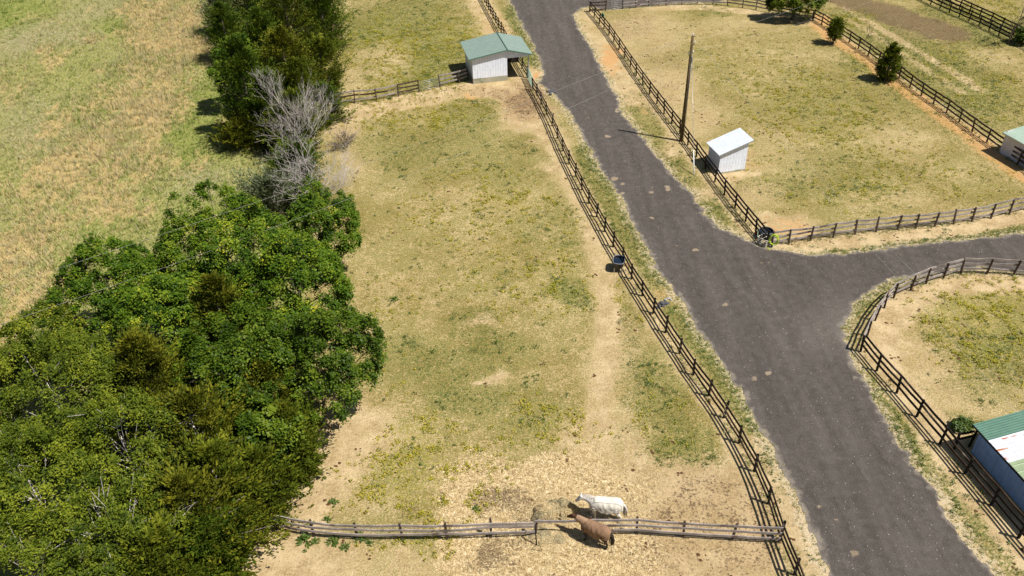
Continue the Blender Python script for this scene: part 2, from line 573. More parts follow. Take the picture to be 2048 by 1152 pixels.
F_FAR = [(1792, -26), (1809, -16), (1826, -7), (1843, 1), (1861, 9.7), (1879, 18.3), (1898, 26.5), (1917.5, 34.5), (1937, 43), (1957, 52), (1977, 62), (1997, 72.3), (2018, 82.3), (2041, 93.8), (2065, 105)]
F_FAR_B = [(1826, -28), (1844, -19), (1862, -9.5), (1880, 0), (1899, 9.5), (1918, 19), (1938, 28), (1958, 37.3), (1979, 47), (2001, 58), (2023, 69), (2045, 80), (2068, 91)]
F_CURVE = [(2125, 561), (2075, 555), (2025.8, 551), (1972.6, 548.5), (1921.5, 548), (1886.5, 556.8), (1851.5, 567.9), (1820.8, 581), (1787, 596), (1768.5, 616), (1750, 641), (1735, 670), (1721, 703)]
F_SHED = [(1721, 703), (1753, 742), (1793, 786.5), (1833, 833.5), (1879, 888), (1929, 948), (1982, 1011), (2036.5, 1076), (2096, 1147)]

B = {}   # channel -> list of patches (kind, data...)


def blob(ch, *items):
    B.setdefault(ch, []).extend(('b',) + i for i in items)


def strip(ch, pts, width, amp=1.0, soft=.6):
    B.setdefault(ch, []).append(('s', W(pts), width, amp, soft))


# bare earth
strip('dirt', [(1072, 200), (1092, 245), (1112, 300), (1130, 345), (1152, 392), (1176, 440), (1196, 500), (1208, 560), (1217, 620), (1216, 700), (1206, 780), (1196, 850), (1192, 930), (1185, 1000)], .55, .85, .9)
strip('dirt', [(1258, 640), (1250, 720), (1246, 800), (1236, 900), (1225, 960)], .6, .5, .9)
strip('dirt', F_ROAD_LEFT[1:-1], .6, .8, .5)
strip('dirt', [(p[0] - 10, p[1]) for p in F_ROAD_LEFT[1:12]], .8, .6, .9)
strip('dirt', [(960, 5), (985, 45), (1008, 85)], 1.5, .8, 1.0)
blob('dirt', (1010, 178, 95, 26, 1.3), (1050, 210, 55, 50, 1.2), (1085, 260, 30, 40, .9), (965, 175, 60, 16, 1.2), (1060, 160, 40, 30, 1.2), (1110, 330, 25, 60, .7))
strip('dirt', [(660, 235), (700, 226), (760, 215), (830, 200), (900, 184), (950, 175)], 1.6, 1.0, 1.0)
strip('dirt', [(700, 870), (655, 920), (620, 965), (580, 1010), (545, 1050)], 2.0, 1.0, 1.6)
blob('dirt', (690, 250, 36, 36, .8), (700, 330, 20, 40, .4), (520, 1120, 130, 70, 1.2), (640, 1120, 120, 50, .8), (850, 1140, 120, 30, .5), (740, 1020, 70, 36, .45), (640, 990, 50, 50, .8))
blob('dirt', (1400, 1010, 190, 90, 1.25), (1300, 1110, 190, 70, 1.25), (1500, 1110, 90, 80, 1.25), (1440, 930, 60, 40, .6), (1260, 960, 80, 50, .9), (1210, 910, 60, 90, .8), (1480, 960, 50, 50, 1.0))
strip('dirt', [(1500, 900), (1530, 1000), (1560, 1100)], 1.2, .9, .8)
strip('dirt', F_ROAD_RIGHT, .8, .85, .7)
strip('dirt', [(1165, 60), (1200, 100), (1225, 140), (1262, 200)], 1.0, .8, 1.0)
strip('dirt', [(1172, 30), (1215, 90)], 1.4, .6, 1.0)
blob('dirt', (1350, 292, 28, 22, .9), (1420, 400, 40, 22, .9), (1440, 330, 50, 25, .9), (1470, 352, 50, 14, 1.2), (1500, 330, 40, 40, .5), (1510, 460, 40, 20, .6), (1560, 455, 60, 20, .9))
blob('dirt', (1240, 70, 60, 40, .55), (1300, 60, 90, 40, .35), (1270, 120, 40, 50, .5))
strip('dirt', [(1560, 499), (1625, 490), (1710, 478), (1800, 469), (1900, 458), (1990, 443), (2080, 425)], .9, 1.2, .5)
strip('dirt', [(2100, 575), (2030, 567), (1970, 564), (1915, 566), (1870, 577), (1830, 593), (1800, 612), (1780, 640), (1765, 670), (1750, 705), (1790, 760), (1830, 810), (1880, 868)], .95, 1.2, .8)
blob('dirt', (1780, 680, 55, 70, .9), (1830, 740, 70, 60, .65), (1880, 800, 60, 50, .45), (1905, 870, 40, 30, .8), (1990, 780, 70, 60, .35))
strip('dirt', F_TOP_RIGHT, .75, .7, .6)
strip('dirt', [(1300, 16), (1400, 14), (1500, 24), (1620, 46)], .9, .8, .7)
strip('dirt', F_SHED[4:], 1.0, 1.2, .5)
strip('dirt', [(1868, 935), (1920, 1000), (1970, 1060), (2020, 1120)], 1.0, .45, .6)
strip('dirt', [(1690, 15), (1790, 75), (1900, 140), (1960, 180)], .45, .8, .5)
strip('dirt', [(1700, 40), (1790, 97), (1860, 145), (1925, 186)], .4, .65, .5)
blob('dirt', (975, 650, 40, 12, .75), (1000, 755, 14, 10, 1.0), (760, 130, 70, 40, .6), (720, 160, 50, 30, .6), (1990, 120, 50, 30, .45), (1100, 600, 60, 16, .25))
strip('dirt', [(1592, 1010), (1612, 1050), (1640, 1110), (1660, 1150)], .8, 1.2, .4)
strip('dirt', [(1856, 985), (1890, 1035), (1925, 1085), (1965, 1140)], .7, .95, .5)
# red clay
strip('clay', [(1640, 56), (1668, 78), (1700, 96), (1740, 125), (1790, 165), (1850, 208), (1940, 272), (2000, 318), (2060, 360)], .75, .85, .8)
blob('clay', (1217, 116, 22, 22, 1.1), (1230, 135, 16, 14, .8), (1640, 55, 30, 12, 1.1), (1080, 148, 14, 9, 1.2), (1290, 215, 12, 20, .4), (1560, 462, 40, 14, .5), (1350, 590, 25, 20, .35), (1480, 320, 40, 30, .25), (925, 197, 14, 7, .8), (985, 60, 20, 30, .35), (1040, 205, 50, 40, .25))
# straw litter and wet brown earth
blob('straw', (1080, 980, 170, 70, 1.2), (1040, 1080, 150, 80, 1.3), (1130, 945, 70, 36, .8), (980, 1010, 80, 60, .9), (1180, 1110, 110, 60, .9), (930, 1110, 60, 40, .6), (1100, 1140, 180, 40, 1.0), (1230, 1080, 60, 40, .7))
blob('brown', (1400, 1030, 190, 70, .42), (1290, 1110, 150, 50, .4), (1500, 1110, 70, 70, .4), (1055, 200, 60, 40, .75), (1000, 185, 60, 16, .5))
blob('brown', (1005, 1015, 60, 30, 1.0), (1010, 1115, 50, 34, 1.1), (960, 1090, 40, 20, .5), (1290, 1090, 40, 20, .5), (830, 1030, 60, 16, .4), (1050, 1060, 30, 30, .8), (1385, 1100, 18, 6, .8), (1440, 1060, 16, 6, .8), (1320, 1040, 14, 6, .8))
strip('brown', [(1712, 8), (1760, 20), (1810, 40), (1860, 55), (1890, 66)], 2.6, .98, 1.6)
blob('brown', (1830, 62, 60, 14, .5), (1270, 50, 70, 30, .42), (1330, 110, 60, 50, .30), (1330, 190, 40, 50, .35), (1420, 230, 50, 40, .25), (1540, 250, 70, 40, .22), (1480, 390, 40, 30, .3))
blob('dirt', (1290, 70, 80, 50, .5), (1340, 180, 60, 70, .55), (1400, 250, 60, 40, .5), (1480, 60, 110, 30, .35), (1560, 290, 80, 50, .35), (1500, 400, 60, 40, .5), (1600, 330, 60, 30, .3), (1800, 290, 60, 60, .35))
# lush grass
blob('green', (900, 715, 150, 36, .6), (940, 795, 70, 36, .9), (860, 760, 120, 34, .45), (1000, 690, 60, 25, .6), (1145, 585, 40, 26, 1.2), (1148, 495, 24, 8, 1.2), (960, 645, 60, 25, .8), (830, 700, 80, 25, .5), (1060, 820, 90, 40, .4),
     (1310, 900, 60, 50, .8), (1370, 890, 60, 60, .7), (1410, 930, 40, 40, .7), (1280, 740, 50, 60, .8), (1330, 800, 50, 70, .7), (1250, 650, 30, 40, .7), (1100, 450, 80, 40, .4), (800, 290, 100, 40, .5), (940, 250, 60, 40, .6), (1000, 330, 90, 50, .4), (850, 330, 80, 40, .4),
     (820, 40, 110, 60, .7), (900, 130, 70, 40, .8), (870, 170, 70, 18, .9), (720, 90, 40, 60, .6), (780, 150, 60, 30, .5), (1560, 385, 40, 20, .5), (1500, 370, 40, 20, .5), (1640, 350, 90, 40, .5), (1430, 20, 40, 12, .6), (1660, 200, 120, 60, .3), (1780, 350, 60, 30, .3))
strip('green', [(1024, 20), (1052, 80), (1072, 125)], 1.3, .9, .9)
strip('green', [(1168, 300), (1190, 370), (1230, 440), (1270, 510), (1300, 560)], .9, .95, .7)
strip('green', [(1350, 625), (1385, 670), (1420, 715), (1455, 770), (1480, 810), (1520, 880), (1550, 930), (1580, 990)], .65, 1.25, .45)
strip('green', [(1600, 1115), (1630, 1150)], .6, 1.1, .4)
strip('green', [(1270, 190), (1300, 250), (1350, 315), (1440, 425), (1480, 455)], .9, .6, .8)
blob('green', (1445, 425, 40, 22, .9), (1345, 250, 30, 20, .5))
strip('green', [(1600, 502), (1680, 498), (1780, 482), (1880, 474), (2060, 452)], .8, 1.15, .5)
strip('green', [(1800, 566), (1755, 590), (1722, 625), (1705, 660)], 1.2, .85, .6)
strip('green', [(1740, 760), (1790, 830), (1840, 905), (1890, 975), (1940, 1040), (2000, 1110), (2040, 1150)], .75, 1.1, .6)
blob('green', (1925, 850, 50, 30, .9), (1950, 740, 90, 50, .55), (2010, 690, 60, 60, .6), (1900, 690, 60, 30, .3), (1830, 800, 40, 20, .4))
blob('green', (1700, 30, 60, 20, .7), (1760, 90, 80, 40, .7), (1900, 170, 110, 60, .7), (1850, 110, 80, 40, .6), (1980, 230, 80, 50, .5), (1990, 60, 70, 30, .9), (1900, 26, 70, 14, .8), (1720, 130, 40, 16, .5))
# yellow flowering weeds
blob('yellow', (850, 935, 70, 110, 1.1), (820, 990, 110, 50, .8), (900, 1010, 80, 50, .9), (950, 900, 120, 60, .5), (880, 1085, 70, 12, 1.1), (830, 1110, 120, 20, .5), (960, 960, 60, 60, .6), (760, 960, 60, 50, .5), (730, 1010, 40, 40, .4),
     (1040, 570, 130, 60, .55), (980, 440, 160, 60, .5), (1020, 400, 80, 20, .8), (960, 350, 90, 20, .7), (800, 240, 110, 28, .7), (900, 230, 80, 25, .6), (1120, 560, 60, 70, .5), (1150, 850, 90, 50, .5), (1100, 820, 80, 40, .35), (800, 600, 70, 60, .25), (760, 720, 50, 80, .2),
     (1330, 830, 60, 60, .35), (1250, 600, 25, 30, .7), (760, 100, 80, 70, .8), (830, 160, 90, 35, .8), (870, 90, 90, 40, .7), (740, 190, 60, 25, .7), (920, 60, 60, 50, .5),
     (1620, 220, 140, 70, .55), (1700, 260, 120, 60, .45), (1560, 170, 80, 50, .3), (1800, 330, 120, 50, .4), (1700, 380, 110, 40, .5), (1620, 400, 60, 20, .6), (1460, 120, 90, 60, .25), (1520, 300, 60, 60, .3), (1950, 370, 80, 40, .4),
     (1960, 640, 90, 70, 1.0), (1900, 600, 50, 30, .8), (1920, 700, 70, 50, .6), (2020, 600, 50, 50, .7), (2010, 740, 60, 60, .5), (1850, 600, 25, 10, .8),
     (1690, 40, 40, 16, .8), (1980, 20, 70, 20, .7), (1930, 110, 90, 30, .5), (1860, 170, 70, 40, .4), (1990, 200, 60, 50, .6), (1760, 130, 50, 30, .5))
# left meadow: straw broom sedge and bleached stalks
blob('orange', (320, 45, 85, 70, 1.1), (380, 100, 60, 60, .8), (290, 170, 90, 70, .9), (330, 230, 60, 40, .9), (210, 260, 110, 80, .9), (180, 320, 120, 60, .7), (130, 390, 130, 60, .6), (40, 560, 90, 90, 1.0), (90, 480, 130, 70, .6), (170, 80, 24, 14, .9), (30, 170, 40, 40, .5), (40, 330, 60, 60, .4), (250, 420, 80, 40, .5), (20, 720, 40, 80, .9),
     (400, 40, 40, 60, .6), (100, 120, 16, 30, .6), (350, 330, 70, 30, .45))
blob('purple', (100, 70, 90, 40, .9), (60, 230, 90, 60, .7), (200, 20, 80, 25, .8), (20, 100, 50, 40, .7), (60, 300, 70, 40, .5), (420, 350, 60, 40, .5), (30, 430, 60, 60, .4), (250, 120, 70, 40, .4), (380, 370, 70, 40, .5))
blob('lush', (45, 20, 60, 30, 1.0), (15, 45, 40, 25, .9), (230, 50, 40, 20, .8), (410, 260, 60, 90, .7), (330, 120, 60, 14, .6), (420, 400, 80, 40, .6), (140, 230, 60, 30, .5), (430, 170, 30, 40, .6), (380, 290, 60, 60, .5), (250, 330, 80, 20, .3), (70, 200, 50, 20, .3), (200, 450, 60, 30, .5))

TREELINE = [(-400, 1500), (300, 1400), (470, 1130), (560, 960), (600, 800), (610, 600), (600, 420), (560, 280), (560, 120), (560, -40), (575, -120), (-1500, -120)]


def masks(x, y):
    x = np.asarray(x, float); y = np.asarray(y, float)
    px, py = PX(x, y)
    pm = 1500.0 / np.maximum(y + 22, 20)
    jx = px + ((fbm(x, y, 5.0, 31, 4) - .5) * 5.0 + (vnoise(x, y, 1.0, 33) - .5) * 1.6) * pm
    jy = py + ((fbm(x, y, 5.0, 57, 4) - .5) * 5.0 + (vnoise(x, y, 1.0, 35) - .5) * 1.6) * pm * .62
    out = {}
    for ch, items in B.items():
        m = np.zeros(x.shape)
        for it in items:
            if it[0] == 'b':
                _, cx, cy, rx, ry, a = it
                q = ((jx - cx) / (rx * 1.25)) ** 2 + ((jy - cy) / (ry * 1.25)) ** 2
                v = np.clip(1.15 - q, 0, 1) * a
            else:
                _, pts, wd, a, soft = it
                d = seg_dist(x, y, pts) + (fbm(x, y, 1.3, 77) - .5) * wd * .9
                v = np.clip((wd + soft - d) / soft, 0, 1) * a
            m = np.maximum(m, v) if ch in ('dirt', 'clay', 'brown') else m + v * (1 - np.clip(m, 0, 1) * .6)
        out[ch] = np.clip(m, 0, 1.3)
    out['meadow'] = inside(px, py, TREELINE).astype(float) * (y > 5)
    far = (py < -60) | (py > 1300) | (px < -300) | (px > 2350)
    for ch in B: out[ch] = np.where(far, 0.0, out[ch])
    return out


# ------------------------------------------------------------------ the ground sheet
fine_x = np.arange(-92, 96.01, .42)
fine_y = np.arange(17, 140.01, .42)
gx = np.concatenate([[-2500, -900, -400, -220, -140, -110], fine_x, [115, 150, 240, 420, 900, 2500]])
gy = np.concatenate([[-2500, -800, -300, -120, -40, 0], fine_y, [150, 175, 220, 320, 520, 1000, 3500]])
XX, YY = np.meshgrid(gx, gy)
fx_, fy_ = XX.ravel(), YY.ravel()
mk = masks(fx_, fy_)
rsd = road_sd(fx_, fy_)
co = np.stack([fx_, fy_, np.zeros_like(fx_)], 1)
nx_, ny_ = len(gx), len(gy)
ii = (np.arange(ny_ - 1)[:, None] * nx_ + np.arange(nx_ - 1)[None, :]).ravel()
quads = np.stack([ii, ii + 1, ii + nx_ + 1, ii + nx_], 1)
gme = raw_mesh("ground", co, quads)


def put_attr(me, name, chans):
    a = me.attributes.new(name, 'FLOAT_COLOR', 'POINT')
    c = np.ones((len(me.vertices), 4), dtype=np.float32)
    for i, v in enumerate(chans): c[:, i] = v
    a.data.foreach_set("color", c.ravel())


edge = np.clip(1 - np.abs(rsd + .15) / .75, 0, 1)
put_attr(gme, "cover_a", [mk['dirt'], mk['green'], mk['yellow']])
put_attr(gme, "cover_b", [mk['straw'], mk['brown'], mk['clay']])
put_attr(gme, "cover_c", [mk['orange'], mk['purple'], mk['lush']])
put_attr(gme, "cover_d", [mk['meadow'], edge, np.zeros_like(edge)])


def ground_mat():
    t = NT('ground_cover')
    dirt, green, yellow = t.sep(t.attr('cover_a', 'Color'))
    straw, brown, clay = t.sep(t.attr('cover_b', 'Color'))
    orange, purple, lush = t.sep(t.attr('cover_c', 'Color'))
    meadow, edge, _ = t.sep(t.attr('cover_d', 'Color'))
    shift = lambda k: t.scale_off(t.pos, (k * 13.7, k * 7.3, 0))

    def even(k, parts):
        """mottling spread evenly over 0..1, made of noises at several scales"""
        v = shift(k)
        q = _sum(t, [(t.noise(sc, 3, .62, v), wt) for sc, wt in parts])
        tot = sum(wt for _, wt in parts)
        return t.step(q, tot * .5 - .20 * tot ** .5 * .8, tot * .5 + .20 * tot ** .5 * .8)

    def cover(m, u, soft=.14):
        return t.step(t.math('SUBTRACT', m, u), -soft, soft)
    u1 = even(1, ((.45, .20), (2.1, .30), (6.5, .50)))
    u2 = even(2, ((.8, .15), (3.2, .30), (8.0, .55)))
    u3 = even(3, ((.8, .15), (2.8, .30), (6.5, .55)))
    u4 = even(4, ((1.1, .30), (4.5, .70)))
    v5 = t.scale(t.pos, (1.0, .38, 1), .18)
    u5 = t.step(_sum(t, [(t.noise(.30, 3, .6, v5), .60), (t.noise(1.4, 3, .62, v5), .30), (t.noise(5.0, 3, .62, v5), .10)]), .36, .64)
    n_big = t.noise(.09, 3, .55)
    n_mid = t.noise(.6, 3, .6)
    n_fine = t.noise(10.0, 4, .72)
    n_grain = t.noise(26.0, 2, .6)
    A = lambda *p: _sum(t, p)
    fine = t.step(A((n_fine, .6), (n_grain, .4)), .37, .63)
    # thin grazed turf: straw, olive and green blades in a blade-clump mottle
    pale = t.mix(fine, (.275, .215, .105), (.60, .475, .265))
    olive = t.mix(fine, (.110, .105, .034), (.39, .330, .120))
    lushc = t.mix(fine, (.065, .092, .022), (.225, .235, .070))
    sc = A((n_big, .9), (n_mid, .35), (green, .30), (dirt, -.25))
    c = t.mix(cover(t.step(sc, .22, .95, .28, .86), u1, .22), pale, olive)
    c = t.mix(t.math('MULTIPLY', cover(A((green, .30), (yellow, .10), (n_mid, .26)), u2, .16), .85), c, lushc)
    c = t.mix(t.math('MULTIPLY', t.step(t.noise(4.2, 4, .7, shift(6)), .60, .70), .45), c, t.mix(fine, (.16, .105, .055), (.34, .24, .13)))
    # drifts of older, browner sward
    tone = t.step(A((t.noise(.17, 4, .62, shift(9)), .65), (t.noise(.8, 3, .62, shift(10)), .35)), .38, .64)
    c = t.mix(1.0, c, t.mix(tone, (1.06, 1.04, 1.0), (.86, .81, .66)), 'MULTIPLY')
    # yellow weeds
    c = t.mix(t.math('MULTIPLY', cover(t.math('MULTIPLY', yellow, .30), u3, .10), .6), c, t.mix(fine, (.17, .18, .03), (.46, .40, .055)))
    # meadow
    streak = t.noise(3.0, 4, .68, t.scale(t.pos, (1.7, .5, 1), .25))
    wisps = t.noise(8.0, 4, .74, t.scale(t.pos, (1.1, .32, 1), -.35))
    ws = t.step(A((streak, .45), (wisps, .55)), .34, .66)
    mcol = t.ramp(ws, [(.0, (.095, .120, .024)), (.35, (.190, .205, .052)), (.70, (.315, .300, .105)), (1., (.47, .42, .19))])
    mcol = t.mix(t.math('MULTIPLY', cover(A((lush, .72), (n_mid, .25)), u1, .2), .8), mcol, t.mix(ws, (.09, .13, .022), (.30, .32, .075)))
    mcol = t.mix(t.math('MULTIPLY', cover(t.math('MULTIPLY', purple, .6), u2, .2), .65), mcol, t.mix(ws, (.17, .135, .085), (.47, .40, .29)))
    mcol = t.mix(t.math('MULTIPLY', cover(A((orange, .60), (n_mid, .05)), u5, .20), .85), mcol, t.mix(ws, (.26, .185, .065), (.62, .46, .215)))
    c = t.mix(meadow, c, mcol)
    # bare earth
    lump = t.noise(4.2, 5, .64)
    earth = t.mix(t.step(A((lump, .55), (n_fine, .45)), .34, .68), (.275, .190, .090), (.535, .405, .215))
    earth = t.mix(t.step(n_mid, .36, .66, 0, .55), earth, (.70, .55, .33))
    earth = t.mix(t.math('MULTIPLY', brown, 1.1, clamp=True), earth, t.mix(lump, (.25, .165, .075), (.50, .355, .19)))
    c = t.mix(cover(t.math('MULTIPLY', dirt, .74), u1, .24), c, earth)
    c = t.mix(t.math('MULTIPLY', cover(t.math('MULTIPLY', clay, .9), u4, .25), .8), c, t.mix(lump, (.42, .21, .07), (.66, .38, .16)))
    # straw litter: bright stalks over trampled brown
    st1 = t.math('ADD', t.math('MULTIPLY', t.noise(13.0, 4, .78, t.scale(t.pos, (1, .55, 1), .5), 1.2), .55), t.math('MULTIPLY', t.noise(4.0, 3, .65, None, .8), .45))
    litter = t.ramp(st1, [(.39, (.15, .095, .042)), (.46, (.42, .30, .14)), (.53, (.62, .475, .255)), (.60, (.82, .68, .44))])
    c = t.mix(cover(t.math('MULTIPLY', straw, .95), u2, .22), c, litter)
    c = t.mix(t.math('MULTIPLY', cover(t.math('MULTIPLY', brown, .82), u3, .20), .88), c, t.mix(t.math('ADD', t.math('MULTIPLY', fine, .45), t.math('MULTIPLY', u4, .55)), (.058, .036, .020), (.22, .15, .085)))
    # pale grit thrown out along the drive
    c = t.mix(t.math('MULTIPLY', cover(t.math('MULTIPLY', edge, .85), u4, .2), .8), c, t.mix(t.step(n_grain, .35, .65), (.38, .31, .20), (.70, .58, .40)))
    h = A((n_fine, .7), (lump, .5), (n_grain, .4), (wisps, .4))
    t.bump(h, .9, .10)
    return t.done(c, .92, 0, .1)


def _sum(t, parts):
    s = None
    for v, k in parts:
        q = t.math('MULTIPLY', v, k)
        s = q if s is None else t.math('ADD', s, q)
    return s


ground = link("ground", gme, ground_mat())
tag(ground, kind='structure')

# ------------------------------------------------------------------ the gravel drive
rx = np.arange(-6, 58, .16); ry = np.arange(16, 142, .16)
RX, RY = np.meshgrid(rx, ry)
sx, sy = RX.ravel(), RY.ravel()
rs = road_sd(sx, sy).reshape(RX.shape)
gyv, gxv = np.gradient(rs, .16)
gl = np.sqrt(gxv ** 2 + gyv ** 2) + 1e-6
near = np.abs(rs) < .11
RX2 = np.where(near, RX - rs * gxv / gl ** 2 * np.clip(gl, 0, 1.5), RX)
RY2 = np.where(near, RY - rs * gyv / gl ** 2 * np.clip(gl, 0, 1.5), RY)
lim = .12
RX2 = np.clip(RX2, RX - lim, RX + lim); RY2 = np.clip(RY2, RY - lim, RY + lim)
val = np.where(near, 1e-4, rs)
ok = val > 0
cell = ok[:-1, :-1] & ok[1:, :-1] & ok[:-1, 1:] & ok[1:, 1:]
idx = np.arange(RX.size).reshape(RX.shape)
q = np.stack([idx[:-1, :-1][cell], idx[:-1, 1:][cell], idx[1:, 1:][cell], idx[1:, :-1][cell]], 1)
used = np.unique(q)
remap = np.full(RX.size, -1); remap[used] = np.arange(len(used))
ux, uy = RX2.ravel()[used], RY2.ravel()[used]
crown = np.clip(rs.ravel()[used] / 3.0, 0, 1)
rme = raw_mesh("gravel_road", np.stack([ux, uy, .014 + .05 * crown], 1), remap[q], smooth=True)
# pale worn spots, orange earth patches
PATCH = [(1448, 610, 11, 5), (1410, 627, 14, 8), (1424, 622, 8, 5), (1396, 587, 8, 4), (1497, 682, 10, 5), (1452, 683, 6, 4), (1508, 756, 9, 10), (1533, 746, 11, 7), (1518, 828, 9, 11), (1546, 866, 7, 5),
         (1592, 932, 8, 10), (1637, 1015, 13, 9), (1672, 1037, 11, 11), (1708, 1106, 14, 11), (1746, 1146, 12, 9), (1352, 490, 8, 5), (1390, 502, 10, 5), (1396, 513, 8, 5), (1411, 531, 14, 8), (1301, 437, 8, 5), (1302, 387, 9, 6), (1304, 375, 5, 3), (1334, 377, 8, 7),
         (1215, 274, 9, 6), (1236, 316, 9, 5), (1209, 329, 14, 7), (1228, 357, 10, 6), (1243, 368, 10, 5), (1245, 387, 6, 5), (1250, 323, 5, 3), (1177, 235, 13, 6), (1151, 211, 6, 4), (1235, 221, 9, 6), (1187, 258, 6, 4), (1215, 244, 5, 3), (1199, 176, 5, 2), (1146, 103, 5, 3), (1056, 28, 4, 2),
         (1530, 525, 14, 6), (1770, 845, 10, 5), (1758, 868, 14, 6), (1785, 880, 8, 8), (1745, 862, 8, 6), (1870, 520, 10, 4), (1660, 770, 8, 4), (1620, 690, 10, 4)]
qx, qy = PX(ux, uy)
pv = np.zeros(len(ux))
jit = (vnoise(ux, uy, .35, 3) - .5)
for (cx, cy, a, b) in PATCH:
    qd = ((qx - cx) / (a * .85)) ** 2 + ((qy - cy) / (b * .85)) ** 2
    pv = np.maximum(pv, np.clip(1.05 - qd + jit * 1.9, 0, 1) * (.35 + .5 * ((cx * 7 + cy * 3) % 10) / 10))
rse = rs.ravel()[used]
dl = seg_dist(ux, uy, W(ROAD_L)) + (vnoise(ux, uy, 6.0, 71) - .5) * .6
put_attr(rme, "lane", [np.clip(dl / 12, 0, 1), 0, 0])
put_attr(rme, "wear", [pv, np.clip(rse / 1.6, 0, 1), np.clip(1 - ((qx - 1672) / 90) ** 2 - ((qy - 660) / 70) ** 2, 0, 1)])


def road_mat():
    t = NT('gravel_drive')
    spot, inn, lightp = t.sep(t.attr('wear', 'Color'))
    ang = math.radians(11.4)
    along = t.noise(.8, 4, .6, t.scale(t.pos, (1.0, .05, 1), ang))
    along2 = t.noise(3.0, 4, .65, t.scale(t.pos, (1.0, .10, 1), ang))
    big = t.noise(.22, 3, .6)
    mid = t.noise(1.6, 4, .65)
    grain = t.noise(16, 4, .75)
    fine = t.noise(42, 2, .6)
    v = _sum(t, ((along, .28), (along2, .10), (big, .14), (mid, .30), (grain, .55), (lightp, .14)))
    c = t.ramp(v, [(.46, (.044, .038, .033)), (.66, (.083, .072, .063)), (.88, (.148, .131, .115))])
    lane = t.sep(t.attr('lane', 'Color'))[0]
    tr = t.math('SINE', t.math('MULTIPLY', lane, 12 * 2 * PI / 2.15))
    c = t.mix(t.math('MULTIPLY', t.step(t.math('ADD', tr, t.math('MULTIPLY', t.math('SUBTRACT', mid, .5), 3.0)), .1, 1.3), .20), c, (.135, .121, .111))
    st = t.voro(13.0)
    stone = t.math('MULTIPLY', t.step(st, .08, .22, 1.0, 0.0), t.step(t.noise(2.1, 2), .52, .6))
    c = t.mix(t.math('MULTIPLY', stone, .5), c, t.mix(fine, (.34, .30, .26), (.62, .56, .47)))
    c = t.mix(t.math('MULTIPLY', t.step(grain, .60, .72), .5), c, (.25, .225, .21))
    c = t.mix(t.math('MULTIPLY', t.step(fine, .30, .40, 1.0, 0.0), .6), c, (.05, .044, .044))
    sp = t.step(t.math('ADD', spot, t.math('MULTIPLY', t.math('SUBTRACT', grain, .5), .7)), .35, .62)
    c = t.mix(t.math('MULTIPLY', sp, .5), c, t.mix(t.noise(.25, 1), (.36, .24, .13), (.60, .50, .36)))
    ed = t.step(_sum(t, ((inn, 1.0), (mid, .6), (grain, .4))), .50, .72, 1.0, 0.0)
    c = t.mix(t.math('MULTIPLY', ed, .6), c, t.mix(grain, (.20, .17, .14), (.46, .40, .32)))
    t.bump(_sum(t, ((grain, .7), (fine, .5), (along2, .2))), .9, .06)
    return t.done(c, .95, 0, .06)


road = link("gravel_road", rme, road_mat())
tag(road, kind='structure')

# ------------------------------------------------------------------ board fences
_post_cache = {}


def post_mesh(mat, h, s):
    k = (mat.name, round(h, 2), round(s, 2))
    if k not in _post_cache:
        b = MB(); b.box((0, 0, h / 2), (s, s, h))
        b.v = [(x * (1.0 if z < .5 else .94), y * (1.0 if z < .5 else .94), z + (.03 * (x > 0) if z > .5 else 0)) for x, y, z in b.v]
        me = b.mesh("post"); me.materials.append(mat)
        _post_cache[k] = me
    return _post_cache[k]


